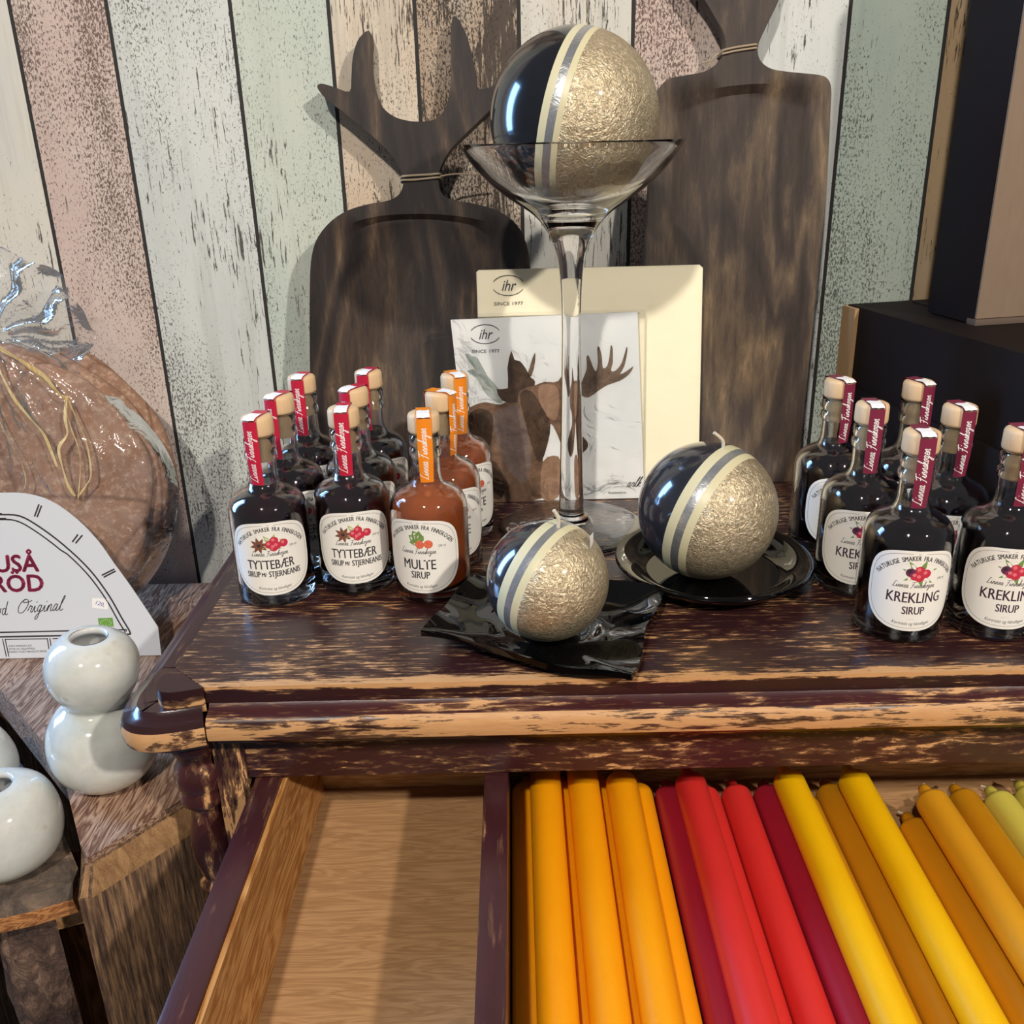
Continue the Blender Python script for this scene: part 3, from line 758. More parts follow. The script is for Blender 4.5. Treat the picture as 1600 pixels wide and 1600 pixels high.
ball_candle((.0455, .7236, .3152), .0600, (.945, -.30, .21), BM, cut, (.10, .030, (-.35, 0, 0)), 'large half navy half gold ball candle sitting in the tall stemmed glass')
ball_candle((.1336, .6196, .0543), .0490, (.80, -.48, .54), BM2, (-.08, .06, .18, .29), (.05, .012, (-2.2, 0, 0)), 'middle sized navy and gold ball candle on the round black plate')
sb = ball_candle((.0168, .5345, .0435), .0388, (.80, -.44, .42), BM2, (-.29, -.13, .00, .13), (.05, .012, (-1.2, 0, 0)), 'smallest navy and gold ball candle on the square wavy black plate')

d_ = (RW @ Vector((.62, .60, .50))).normalized(); t_ = d_.cross(Vector((0, 0, 1))).normalized(); u_ = t_.cross(d_)
mb = MB(); mb.grid(3, 3, lambda u, v: Vector((0, 0, .0388)) + (d_ + t_ * (u - .5) * .17 + u_ * (v - .5) * .13).normalized() * (.0388 + .0006 + .0060 * v))
mb.build('price_sticker', M['white'], sb, fix=False)

# ------------------------------------------------------------------ STEMMED GLASS
GX, GY = .0435, .7236
o = empty('stemmed_glass', (GX, GY, 0), 'tall clear stemmed glass coupe holding the large ball candle', 'glass')
gp = [(0, .0022), (.030, .0016), (.057, .0002), (.0602, .0010), (.0604, .0020), (.057, .0032), (.044, .0050), (.030, .0068), (.020, .0078), (.0150, .0088), (.0146, .0108), (.0128, .0128), (.0106, .0142), (.0103, .0165), (.0102, .0200), (.0092, .060), (.0080, .115), (.0074, .160), (.0076, .185), (.0086, .205), (.0104, .219), (.0135, .229), (.0180, .2385), (.0240, .2465), (.0310, .2528), (.0400, .2585), (.0500, .2655), (.0600, .2735), (.0690, .2825), (.0765, .2925), (.0805, .2990), (.0808, .2998), (.0800, .3001), (.0785, .2992), (.0742, .2928), (.0668, .2842), (.0578, .2756), (.0480, .2682), (.0400, .2632), (.0330, .2598), (.0250, .2570), (.0160, .2552), (.008, .2547), (0, .2546)]
mb = MB(); mb.lathe(smooth_path(gp, 2), 80)
mb.v = [(max(-1, v[0]), v[1], v[2]) for v in mb.v]
mb.build('coupe', M['glass'], o, smooth=60)

# ------------------------------------------------------------------ BLACK GLASS PLATES
BLACK = plain('black_glass', '#040405', .03, spec=.5)
o = empty('round_plate', (.141, .6255, 0), 'round glossy black plate with raised rim under the middle ball candle', 'plate')
pp = [(0, .0), (.045, 0), (.050, .0008), (.062, .0070), (.0700, .0130), (.0712, .0148), (.0708, .0162), (.0690, .0166), (.0600, .0128), (.0530, .0078), (.0480, .0055), (.0450, .0048), (0, .0046)]
mb = MB(); mb.lathe(smooth_path(pp, 2), 96); mb.build('plate_body', BLACK, o, smooth=60)
o = empty('square_plate', (.017, .546, 0), 'square wavy black glass plate with uneven corners under the smallest ball candle', 'plate')
cs = [(-.0635, .5215, .012), (.0630, .4690, .006), (.0965, .5720, .0115), (-.0255, .6220, .010)]
def plate_xy(u, v):
    a, b, c, d = [Vector(q) for q in cs]; return a * (1 - u) * (1 - v) + b * u * (1 - v) + c * u * v + d * (1 - u) * v
def plate_pt(u, v, top):
    p = plate_xy(u, v) - Vector((.017, .546, 0))
    e = max(abs(2 * u - 1), abs(2 * v - 1)); r = math.hypot(2 * u - 1, 2 * v - 1)
    k = max(0, (e - .45) / .55)
    wave = .0018 * math.sin(7 * u + 3 * v) * k + .0016 * math.sin(11 * v - 4 * u) * k + .0008 * math.sin(16 * u + 13 * v) * min(1, k * 2)
    z = p.z * k ** 1.5 + wave * .8 + .0026
    z += .0012 * max(0, 1 - abs(r - .55) / .12) if top else 0
    return (p.x + .0015 * math.sin(9 * v) * k, p.y + .0015 * math.sin(8 * u) * k, max(z + (.0020 if top else -.0022), .0002 if not top else .0040))
mb = MB(); N = 40
mb.grid(N, N, lambda u, v: plate_pt(u, v, True)); mb.grid(N, N, lambda u, v: plate_pt(u, v, False))
w = N + 1; half = w * w
ring = [j for j in range(w)] + [i * w + N for i in range(1, w)] + [N * w + j for j in range(N - 1, -1, -1)] + [i * w for i in range(N - 1, 0, -1)]
for k in range(len(ring)):
    a, b = ring[k], ring[(k + 1) % len(ring)]; mb.f.append([a, b, half + b, half + a]); mb.m.append(0)
mb.build('plate_body', BLACK, o, smooth=60)

# ------------------------------------------------------------------ WOODEN BOARDS
TILT = 7.3
def fillet(pts, k=4): return smooth_path(pts, k, True)
def board(name, label, L, outl, recess, thick, mat, cat='cutting board'):
    o = empty(name, (0, L.o.y, 0), label, cat)
    off = Vector((0, -L.o.y, 0)); fn = lambda x, y, h: L.at(x, y, h) + off
    # front face with a hole for the recess: bridge by building a rim of quads is not needed: boolean-free build by bmesh fill
    bm = bmesh.new()
    vo = [bm.verts.new(fn(x, y, 0)) for x, y in outl]; vb = [bm.verts.new(fn(x, y, -thick)) for x, y in outl]
    vi = [bm.verts.new(fn(x, y, 0)) for x, y in recess]
    cx = sum(p[0] for p in recess) / len(recess); cy = sum(p[1] for p in recess) / len(recess)
    vd = [bm.verts.new(fn(cx + (x - cx) * .86, cy + (y - cy) * .955, -.0042)) for x, y in recess]
    def loop(vs): return [bm.edges.new((vs[i], vs[(i + 1) % len(vs)])) for i in range(len(vs))]
    eo, ei = loop(vo), loop(vi)
    bmesh.ops.triangle_fill(bm, edges=eo + ei, use_beauty=True, use_dissolve=False)
    for A, B in ((vo, vb), (vi, vd)):
        n = len(A)
        for i in range(n): bm.faces.new((A[i], A[(i + 1) % n], B[(i + 1) % n], B[i]))
    bm.faces.new(vd); bm.faces.new(vb)
    bmesh.ops.recalc_face_normals(bm, faces=bm.faces)
    me = bpy.data.meshes.new('board_body'); bm.to_mesh(me); bm.free(); me.materials.append(mat)
    me.polygons.foreach_set('use_smooth', [True] * len(me.polygons)); me.set_sharp_from_angle(angle=math.radians(30))
    b = bpy.data.objects.new('board_body', me); COL.objects.link(b); b.parent = o
    return o, fn
TWINE = plain('jute_twine', '#a8967c', .9)
LD = Lean(.83, TILT)
left_half = LD.fit([(486, 640), (484, 560), (484, 450), (487, 400), (497, 370), (518, 345), (545, 328), (580, 318), (608, 313), (624, 303), (630, 288), (628, 272), (622, 258), (610, 240), (590, 220), (560, 195), (530, 170), (510, 155), (498, 141), (496, 133), (505, 131), (525, 137), (546, 143), (549, 120), (551, 90), (558, 65), (568, 52), (576, 48), (579, 56), (579, 90), (581, 120), (588, 150), (600, 170), (620, 184), (650, 190)])
cxd = -.0790
right_half = LD.fit([(680, 186), (697, 166), (704, 130), (704, 80), (705, 40), (709, 25), (717, 32), (731, 60), (743, 110), (750, 140)])
mir = [(2 * cxd - x, y) for x, y in left_half]
outl = [(left_half[0][0] - .001, 0.0005), (left_half[0][0] - .0005, .05)] + left_half + right_half + mir[21:9:-1][1:]
body_r = LD.fit([(690, 302), (706, 312), (740, 318), (780, 330), (808, 352), (822, 380), (829, 420), (832, 500)])
outl += body_r + [(.0162, .10), (.0155, .05), (.0150, .0005)]
outl = smooth_path(outl[1:-1], 3) + [(.0150, .0005), (left_half[0][0] - .001, .0005)]
rec = LD.fit([(505, 600), (503, 470), (506, 410), (520, 375), (548, 350), (590, 338), (650, 334), (710, 337), (760, 347), (793, 370), (806, 400), (811, 450), (812, 520)])
rec = smooth_path(rec + [(.0020, .09), (.0010, .03), (-.008, .018), (-.08, .015), (-.160, .018), (-.172, .03), (-.175, .09)], 3, True)
DB1 = dark_board('dark_oiled_wood_antler', 1); DB2 = dark_board('dark_oiled_wood_tall', 2, ('#2a211c', '#40342c', '#63523f', '#8d7358'))
o, fn = board('antler_board', 'dark wooden serving board with an antler shaped handle leaning on the wall behind the bottles', LD, outl, rec, .0165, DB1)
mb = MB()
for k, (h, r) in enumerate(((.2745, .0010), (.2775, .0010))):
    pts = [fn(cxd - .0158, h, .001), fn(cxd - .006, h + .0006 * k, .0012), fn(cxd + .008, h + .001, .0012), fn(cxd + .0162, h + .0015, .0008), fn(cxd + .0172, h + .001, -.008), fn(cxd + .0150, h, -.0178), fn(cxd - .0150, h, -.0178), fn(cxd - .0172, h - .001, -.008)]
    mb.tube(smooth_path(pts, 4, True), r, 8, closed=True)
mb.tube(smooth_path([fn(cxd + .017, .277, 0), fn(cxd + .03, .279, -.004), fn(cxd + .055, .2785, -.010)], 5), .0007, 6)
mb.build('twine', TWINE, o)
LR = Lean(.823, TILT)
rl = LR.fit([(1003, 640), (1006, 480), (1009, 400), (1016, 280), (1024, 180), (1029, 142), (1036, 130), (1048, 122), (1075, 117), (1100, 112), (1118, 101), (1130, 86), (1134, 70), (1130, 50), (1116, 25), (1101, 0)])
rr = LR.fit([(1217, 0), (1199, 38), (1186, 66), (1184, 82), (1190, 97), (1207, 108), (1240, 113), (1280, 117), (1294, 124), (1299, 140), (1298, 170), (1294, 240), (1288, 332), (1274, 470), (1259, 617), (1247, 740)])
top = [(.150, .424), (.138, .440), (.118, .455), (.104, .462), (.110, .468), (.126, .468), (.128, .485), (.134, .500), (.140, .498), (.142, .478), (.152, .452), (.172, .440), (.192, .439), (.214, .450), (.226, .476), (.229, .497), (.235, .499), (.241, .484), (.243, .467), (.259, .466), (.264, .460), (.250, .452), (.234, .438), (.226, .420)]
outl = smooth_path([(.1118, .03)] + rl + top + rr, 3) + [(.2590, .0005), (.1122, .0005)]
rec = LR.fit([(1022, 640), (1024, 480), (1032, 300), (1042, 185), (1050, 160), (1080, 147), (1130, 136), (1180, 131), (1220, 132), (1258, 138), (1274, 150), (1277, 175), (1270, 330), (1255, 480), (1241, 617)])
rec = smooth_path(rec + [(.2485, .05), (.245, .02), (.23, .014), (.185, .012), (.14, .014), (.126, .02), (.1225, .05)], 3, True)
o, fn = board('tall_board', 'tall dark rectangular wooden serving board with narrow neck leaning behind the cream napkins', LR, outl, rec, .0165, DB2)
mb = MB()
for k, h in enumerate((.3700, .3727)):
    a, b = .1785, .2065
    pts = [fn(a, h - .002, .001), fn(a + .010, h, .0012), fn(b - .008, h + .0012, .0012), fn(b, h + .002, .0008), fn(b + .001, h + .002, -.008), fn(b - .002, h, -.0178), fn(a + .002, h - .002, -.0178), fn(a - .001, h - .002, -.008)]
    mb.tube(smooth_path(pts, 4, True), .0009, 8, closed=True)
for e in ((.166, .3570), (.163, .3620)):
    mb.tube(smooth_path([fn(.179, .3695, .001), fn(.1745, .3680, .002), fn(.170, .364, .001), fn(e[0], e[1], -.002)], 4), .0008, 6)
mb.build('twine', TWINE, o)

# ------------------------------------------------------------------ NAPKIN PACKS
def film_box(L, x0, x1, y1, th, amp, seed, off):
    mb = MB(); NX, NY = 36, 36
    def f(u, v):
        x = x0 + (x1 - x0) * u; y = .0006 + (y1 - .0006) * v
        h = .0012 + amp * (noise.noise((x * 28 + seed, y * 28, seed)) + .5 * abs(noise.noise((x * 60 + seed, y * 60, 3)))) + amp * .6
        e = min(u, 1 - u, v, 1 - v); h = h * min(1, e * 8 + .1)
        return L.at(x, y, max(h, .0006)) + off
    mb.grid(NX, NY, f)
    mb.add([L.at(x0, .0006, .0006) + off, L.at(x0, y1, .0006) + off, L.at(x0, y1, -th) + off, L.at(x0, .0006, -th) + off], [(0, 1, 2, 3)])
    mb.add([L.at(x1, .0006, .0006) + off, L.at(x1, y1, .0006) + off, L.at(x1, y1, -th) + off, L.at(x1, .0006, -th) + off], [(0, 1, 2, 3)])
    mb.add([L.at(x0, y1, .0006) + off, L.at(x1, y1, .0006) + off, L.at(x1, y1, -th) + off, L.at(x0, y1, -th) + off], [(0, 1, 2, 3)])
    return mb
FILM = film('napkin_film', .02, .06, 24, .30)
def ihr(p, u, v, s, ink=1, card=2, layer=1):
    """ihr in an open oval and SINCE 1977 on a clear flap"""
    for a0, a1 in ((.35, 2.75), (3.5, 5.9)):
        p.stroke([(u + s * 1.0 * math.cos(a0 + (a1 - a0) * k / 20), v + s * .62 * math.sin(a0 + (a1 - a0) * k / 20)) for k in range(21)], s * .045, ink, layer + 1)
    p.text('ihr', u, v - s * .32, s * .95, ink, layer + 1, sx=.82, shear=.28)
    p.text('SINCE 1977', u, v - s * 1.22, s * .30, ink, layer + 1, sx=1.25)
# cream pack
LC = Lean(.800, 8.5)
o = empty('napkin_pack', (0, .800, 0), 'larger pack of plain cream napkins in clear film leaning on the wooden boards', 'napkins')
off = Vector((0, -.800, 0)); TR_ = lambda x, y, h: LC.at(x, y, h) + off
mb = MB(); CX0, CX1, CY1 = -.0322, .1632, .2012
rc = [(CX0 + .003, .0006), (CX1 - .003, .0006), (CX1, .0036), (CX1, CY1 - .003), (CX1 - .003, CY1), (CX0 + .002, CY1), (CX0, CY1 - .002), (CX0, .0036)]
mb.prism(rc, TR_, -.016, 0)
m = NT('cream_tissue'); m.set(col=srgb('#f2ebd2'), rough=.85, spec=.1); m.bump(m.noise(400, (1, 1, 1), 2, .6), .2, .0004)
mb.build('napkin_stack', m.mat, o, bevel=.001)
p = Print(); q = LC.fit([(794, 446)])[0]; ihr(p, q[0], q[1], .0137)
mb = MB(); p.to(mb, TR_, 8e-5, .0004); mb.build('printed_logo', [M['paper'], M['ink']], o, fix=False)
film_box(LC, CX0, CX1, CY1, .016, .0007, 3.0, off).build('clear_wrapper', FILM, o, smooth=80, fix=False)
# moose pack
LM = Lean(.7885, 8.0)
o = empty('napkin_pack', (0, .7885, 0), 'smaller napkin pack printed with a brown moose, in front of the cream pack', 'napkins')
off2 = Vector((0, -.7885, 0)); TM = lambda x, y, h: LM.at(x, y, h) + off2
cr = LM.fit([(704, 500), (996, 487), (1007, 780), (736, 794)])
lean_fix = min(cr[2][1], cr[3][1])
mz = lambda p_: (p_[0], max(p_[1], .0006))
mb = MB(); mb.prism([mz(cr[3]), mz(cr[2]), cr[1], cr[0]], TM, -.0075, 0)
m = NT('printed_tissue'); m.set(col=m.mix(m.noise(14, (1, 1, 1), 4, .6), srgb('#c9d0d3'), srgb('#efece6')), rough=.8, spec=.1)
mb.build('napkin_stack', m.mat, o, bevel=.0008)
def wc(name, a, b):
    m = NT(name); m.set(col=m.mix(m.rng(m.noise(42, (1, 1, 1), 8, .72, .5), .3, .7), srgb(a), srgb(b)), rough=.85, spec=.1); return m.mat
MM = [M['paper'], M['ink'], M['grey_ink'], wc('print_moose_brown', '#463328', '#94765f'), wc('print_moose_dark', '#2c211c', '#65503f'), wc('print_moose_grey', '#57494a', '#8f7c70'), wc('print_antler', '#40332c', '#86715f'), wc('print_antler_pale', '#7f8e8c', '#c3c4bc'), wc('print_moose_warm', '#765a47', '#b3937a')]
p = Print()
def cpx(pts, k=3, sm=True):
    q = LM.fit([(680 + .3 * x, 380 + .3 * y) for x, y in pts]); return smooth_path(q, k, True) if sm else q
p.poly(cpx([(185, 1345), (165, 1100), (130, 900), (190, 850), (260, 828), (340, 840), (440, 800), (520, 880), (570, 1010), (560, 1130), (556, 1328)]), 3, 1)
p.poly(cpx([(300, 900), (380, 850), (440, 850), (480, 980), (500, 1120), (470, 1250), (380, 1180), (330, 1050)]), 5, 2)
p.poly(cpx([(170, 900), (230, 860), (295, 890), (300, 980), (280, 1060), (220, 1040), (170, 980)]), 4, 2)
p.poly(cpx([(300, 1130), (350, 1200), (360, 1290), (330, 1335), (280, 1300), (270, 1200)]), 4, 2)
p.poly(cpx([(155, 575), (178, 620), (205, 655), (165, 665), (218, 705), (250, 765), (300, 815), (350, 832), (332, 760), (272, 690), (222, 600), (188, 588)], 2), 7, 2)
p.poly(cpx([(320, 760), (378, 755), (376, 650), (396, 560), (412, 605), (442, 615), (470, 650), (498, 700), (520, 720), (500, 800), (420, 830), (350, 820)], 2), 4, 3)
p.poly(cpx([(478, 700), (498, 625), (520, 568), (520, 620), (502, 690)], 2), 6, 3)
p.poly(cpx([(745, 770), (770, 705), (790, 650), (788, 592), (800, 587), (820, 640), (838, 668), (848, 620), (845, 545), (855, 542), (868, 590), (873, 650), (895, 640), (908, 590), (914, 532), (924, 547), (925, 620), (915, 663), (940, 663), (973, 620), (996, 542), (1001, 560), (985, 640), (962, 683), (1000, 664), (1032, 641), (1010, 682), (960, 717), (900, 737), (850, 768), (800, 803), (762, 792)], 2), 6, 3)
p.poly(cpx([(435, 850), (440, 770), (520, 740), (570, 722), (640, 718), (690, 640), (702, 720), (745, 765), (742, 850), (700, 890), (702, 950), (770, 1008), (796, 1045), (782, 1080), (725, 1112), (672, 1082), (640, 1005), (602, 940), (572, 1000), (576, 1080), (540, 1142), (505, 1062), (480, 960)]), 3, 4)
p.poly(cpx([(540, 745), (600, 735), (640, 760), (645, 860), (625, 920), (580, 900), (545, 830)]), 8, 5)
p.poly(cpx([(440, 790), (500, 770), (560, 860), (600, 950), (575, 1080), (540, 1140), (505, 1060), (470, 930)]), 4, 5)
p.poly(cpx([(700, 960), (768, 1008), (795, 1045), (780, 1078), (728, 1106), (690, 1060)]), 4, 6)
p.poly(cpx([(560, 1140), (640, 1110), (660, 1200), (640, 1322), (556, 1326)]), 8, 2)
q = LM.fit([(758, 522)])[0]; ihr(p, q[0], q[1], .0130, layer=6)
q = LM.fit([(984, 762)])[0]; p.script('arlk', q[0] + .003, q[1] + .001, .0042, .0005, 1, 6, slant=.5); q = LM.fit([(968, 771)])[0]; p.text('Rosedewild.no', q[0] - .002, q[1], .0030, 1, 6, sx=.9)
mb = MB(); p.to(mb, TM, 6e-5, .0002); mb.build('printed_picture', MM, o, fix=False)
x0 = (cr[0][0] + cr[3][0]) / 2 - .004; x1 = (cr[1][0] + cr[2][0]) / 2 + .003
film_box(LM, x0, x1, cr[1][1] + .0015, .0075, .0011, 9.0, off2).build('clear_wrapper', film('moose_film', .03, .07, 36, .32), o, smooth=80, fix=False)

# ------------------------------------------------------------------ CARDBOARD BOXES
BLK = NT('black_card'); BLK.set(col=BLK.mix(BLK.noise(60, (1, 1, 1), 4, .6), srgb('#1a1312'), srgb('#211917')), rough=.65, spec=.12); BLK = BLK.mat
KR = NT('kraft_card'); KR.set(col=KR.mix(KR.noise(120, (1, 1, .3), 4, .7), srgb('#7d6a59'), srgb('#8d7967')), rough=.75, spec=.2); KR = KR.mat
KEDGE = plain('kraft_edge', '#a8865f', .8)
RZ = math.radians(12)
o = empty('black_box', (.2975, .8545, 0), 'long low black cardboard box lying behind the crowberry bottles', 'box', rz=RZ)
BH = .158
mb = MB(); mb.box(.003, .24, -.30, 0, .0005, BH); mb.build('carton', BLK, o, bevel=.0012)
mb = MB(); mb.box(-.0012, .0028, -.020, .0008, .0005, BH - .0012); mb.build('kraft_flap', KEDGE, o, smooth=0)
mb = MB(); mb.box(-.001, .0029, -.299, -.021, .0005, .088); mb.build('tray_rim', BLK, o, bevel=.0008)
mb = MB(); mb.box(.060, .064, -.05, -.012, BH + .0002, BH + .0012); mb.build('flap_slot', plain('slot_dark', '#080707', .9), o, smooth=0)
o = empty('tall_box', (.361, .741, BH), 'upright box with black side and brown kraft front standing on the low black box', 'box', rz=math.radians(11))
mb = MB(); mb.box(0, .20, .0006, .060, .0006, .315); c_ = mb.build('carton', BLK, o, bevel=.001)
mb = MB(); mb.box(.0006, .20, -.0016, .0006, .0050, .315); tag(mb.build('kraft_front', KR, o, bevel=.0006), 'brown kraft front sheet')
mb = MB(); mb.box(-.0006, .20, -.0030, .0080, -.0004, .0046); mb.build('folded_flap', plain('kraft_dark', '#5b4c40', .75), o, bevel=.0006)
# picture on the front
def rr_(x0, x1, y0, y1, r, n=5):
    out = []
    for cx, cy, a0 in ((x1 - r, y1 - r, 0), (x0 + r, y1 - r, PI / 2), (x0 + r, y0 + r, PI), (x1 - r, y0 + r, 1.5 * PI)):
        out += [(cx + r * math.cos(a0 + PI / 2 * k / n), cy + r * math.sin(a0 + PI / 2 * k / n)) for k in range(n + 1)]
    return out
mb = MB(); mb.prism(rr_(.0350, .165, .0415, .150, .006), lambda x, y, h: (x, -.0017 - h, y), 0, .0003, 0)
p = Print(); p.poly(smooth_path([(.036, .050), (.040, .080), (.052, .098), (.070, .100), (.085, .080), (.090, .050), (.075, .0425), (.045, .0425)], 3, True), 1, 1)
p.poly(smooth_path([(.0355, .095), (.045, .108), (.060, .110), (.058, .100), (.044, .092)], 3, True), 2, 1)
p.to(mb, lambda u, v, h: (u, -.0021 - h, v))
mb.build('picture_label', [wc('photo_tan', '#a89678', '#c8bb9c'), wc('photo_brown', '#4a3630', '#8f6e5e'), wc('photo_blue', '#56608a', '#3d4468')], o, fix=False, smooth=0)

# ------------------------------------------------------------------ LEFT: LOG STAND
SZ = -.120
BEAM = wood('weathered_beam_top', '#b5967e', '#684838', 'y', 1.6, .45, bump=.4)
BEAMF = NT('weathered_beam_front')
a = BEAMF.noise(26, (14, 14, 1), 5, .7, .3); b = BEAMF.noise(6, (3, 3, 1), 3, .6)
BEAMF.set(col=BEAMF.ramp(BEAMF.math('ADD', BEAMF.math('MULTIPLY', a, .7), BEAMF.math('MULTIPLY', b, .3)), [(.36, srgb('#241a16')), (.5, srgb('#5b4535')), (.66, srgb('#a07c58'))]), rough=.7, spec=.25); BEAMF.bump(a, .7, .0012); BEAMF = BEAMF.mat
SAWN = wood('sawn_edge', '#b08a5e', '#6d4a2e', 'z', 2.0, .75, rings=False, bump=.6)
o = empty('log_stand', (-.30, .60, -T), 'weathered thick timber stand beside the table carrying the bread and the gourd vase', 'stand')
so = Vector((.30, -.60, T))
tp = [(-.2925, .4925), (-.2815, .4785), (-.2300, .5480), (-.2280, .575), (-.2280, .885), (-.430, .885), (-.545, .795), (-.3440, .5790)]
mb = MB(); mb.prism(tp, lambda x, y, h: (x, y, h), SZ - .034, SZ); mb.build('beam', BEAM, o, loc=tuple(so), bevel=.003)
fp = [(-.2845, .4760), (-.2280, .5470), (-.2280, .62), (-.300, .60), (-.3000, .4950)]
def chamf(x, y, h):
    k = 0 if h < SZ - .012 else 1
    return (x, y, h)
mb = MB()
lowp = [(-.2925, .4830), (-.2865, .4655), (-.2790, .4660), (-.2270, .5330), (-.2270, .60), (-.2925, .60)]
upp = [(-.2925, .4930), (-.2850, .4790), (-.2800, .4790), (-.2275, .5480), (-.2270, .60), (-.2925, .60)]
n = len(lowp)
mb.add([(x, y, -T + .0005) for x, y in lowp] + [(x, y, SZ - .022) for x, y in lowp] + [(x, y, SZ - .0345 + .030) for x, y in upp],
       [(i, (i + 1) % n, n + (i + 1) % n, n + i) for i in range(n)] + [list(range(n))[::-1]], 0)
b0 = 0
for i in range(n):
    mb.f.append([n + i, n + (i + 1) % n, 2 * n + (i + 1) % n, 2 * n + i]); mb.m.append(1)
mb.f.append([2 * n + i for i in range(n)]); mb.m.append(1)
mb.build('upright_timber', [BEAMF, SAWN], o, loc=tuple(so), bevel=.0012)
mb = MB(); mb.box(-.52, -.46, .74, .80, -T + .0005, SZ - .034); mb.box(-.30, -.235, .80, .86, -T + .0005, SZ - .034); mb.build('rear_support', BEAMF, o, loc=tuple(so), bevel=.002)
# low slab stool
SLZ = -.150
o = empty('slab_stool', (-.40, .52, -T), 'low bark edged slab stool left of the timber stand with the round vase on it', 'stool')
so = Vector((.40, -.52, T))
BARKT = NT('grey_bark_edge'); q = BARKT.noise(40, (1, 1, .6), 6, .7, .6); BARKT.set(col=BARKT.ramp(q, [(.3, srgb('#2a231f')), (.5, srgb('#5c4f45')), (.7, srgb('#9a7f66'))]), rough=.85); BARKT.bump(q, .9, .003); BARKT = BARKT.mat
ORG = wood('orange_sapwood', '#c48a54', '#85522e', 'x', 1.5, .6)
def slab(x, y, h): return (x, y, h)
pts = [(-.3020, .4900), (-.325, .4795), (-.350, .4720), (-.385, .4600), (-.47, .455), (-.56, .47), (-.56, .78), (-.549, .776), (-.3570, .5760), (-.3040, .5030)]
mb = MB(); n = len(pts)
mb.add([(x, y, SLZ) for x, y in pts], [list(range(n))[::-1]], 0)
mb.add([(x, y, SLZ) for x, y in pts] + [(x, y - .0045, SLZ - .010) for x, y in pts] + [(x, y - .0015, SLZ - .024) for x, y in pts],
       [(i, (i + 1) % n, n + (i + 1) % n, n + i) for i in range(n)], 0)
mb.f += [[n + n + i, n + n + (i + 1) % n, 3 * n + (i + 1) % n, 3 * n + i] for i in range(n)]; mb.m += [1] * n
mb.f.append([3 * n + i for i in range(n)]); mb.m.append(1)
mb.build('slab_top', [BARKT, ORG], o, loc=tuple(so), weld=True)
mb = MB(); mb.prism([(-.3585, .4895), (-.2995, .5120), (-.3005, .526), (-.3600, .504)], slab, SLZ - .052, SLZ - .0242); mb.build('cleat', wood('pale_cleat', '#c79f6c', '#a97b4a', 'x', 1.0), o, loc=tuple(so), bevel=.001)
# split log leg: bark outside, cut face to the left
BARK = NT('brown_bark'); q = BARK.noise(75, (1, 1, .55), 6, .72, .8); BARK.set(col=BARK.ramp(q, [(.3, srgb('#2a1f1c')), (.5, srgb('#5d463a')), (.68, srgb('#a0806a'))]), rough=.9); BARK.bump(q, 1.0, .006); BARK = BARK.mat
mb = MB()
def lg(u, v):
    a = -.95 + u * 1.65; z = (SLZ - .0245) + (-T + .0005 - SLZ + .0245) * v
    r = .036 + .003 * noise.noise((u * 5, z * 26, 2)) + .0016 * noise.noise((u * 14, z * 70, 5))
    return (-.3440 + r * math.sin(a) * .95, .5210 - r * math.cos(a), z)
mb.grid(26, 90, lg, 0)
def cut(u, v):
    z = (SLZ - .0245) + (-T + .0005 - SLZ + .0245) * v; p1 = Vector(lg(0, v)); e = Vector((-.398, .545, z)); return p1 + (e - p1) * u
mb.grid(4, 90, cut, 1)
mb.grid(2, 2, lambda u, v: (lambda p1, e: p1 + (e - p1) * u)(Vector((-.398, .545, SLZ - .0245 + (-T + .0005 - SLZ + .0245) * v)), Vector((-.3200, .548, SLZ - .0245 + (-T + .0005 - SLZ + .0245) * v))), 1)
mb.build('split_log_leg', [BARK, wood('cut_log_face', '#b9804e', '#7a4a2a', 'z', 1.0, .6)], o, loc=tuple(so), smooth=60)
mb = MB(); mb.box(-.55, -.50, .62, .68, -T + .0005, SLZ - .0245); mb.box(-.55, -.50, .49, .54, -T + .0005, SLZ - .0245); mb.build('rear_leg', BEAMF, o, loc=tuple(so), bevel=.002)

# ------------------------------------------------------------------ VASES
CER = NT('glazed_ceramic')
q = CER.noise(22, (1, 1, 1), 4, .6); q2 = CER.noise(90, (1, 1, 1), 3, .6)
CER.set(col=CER.mix(CER.rng(q2, .62, .75, 0, .35), CER.ramp(q, [(.3, srgb('#b4b8b0')), (.55, srgb('#d0d1ca')), (.75, srgb('#c4bda6'))]), srgb('#a8a08c')), rough=.10, spec=.55, coat=.5)
CER.bump(CER.noise(24, (1, 1, 1), 2, .5), .25, .004); CER = CER.mat
INS = plain('ceramic_inside', '#c9c8c4', .35)
def vase(name, label, loc, prof, inside, seed, tilt=(0, 0)):
    o = empty(name, loc, label, 'vase')
    mb = MB(); mb.lathe(smooth_path(prof, 4), 56); k = len(mb.v); mb.v = [
        (v[0] * (1 + .03 * noise.noise((v[0] * 30, v[1] * 30, v[2] * 30 + seed))), v[1] * (1 + .03 * noise.noise((v[0] * 30, v[1] * 30 + seed, v[2] * 30))), v[2] + .0010 * noise.noise((v[0] * 40 + seed, v[1] * 40, 0)) * min(1, v[2] * 50)) for v in mb.v]
    body = mb.build('vase_body', CER, o, smooth=60); body.rotation_euler = (tilt[0], tilt[1], 0)
    mb = MB(); mb.lathe(smooth_path(inside, 3), 40); b2 = mb.build('inner_wall', INS, o, smooth=60); b2.rotation_euler = (tilt[0], tilt[1], 0)
    return o
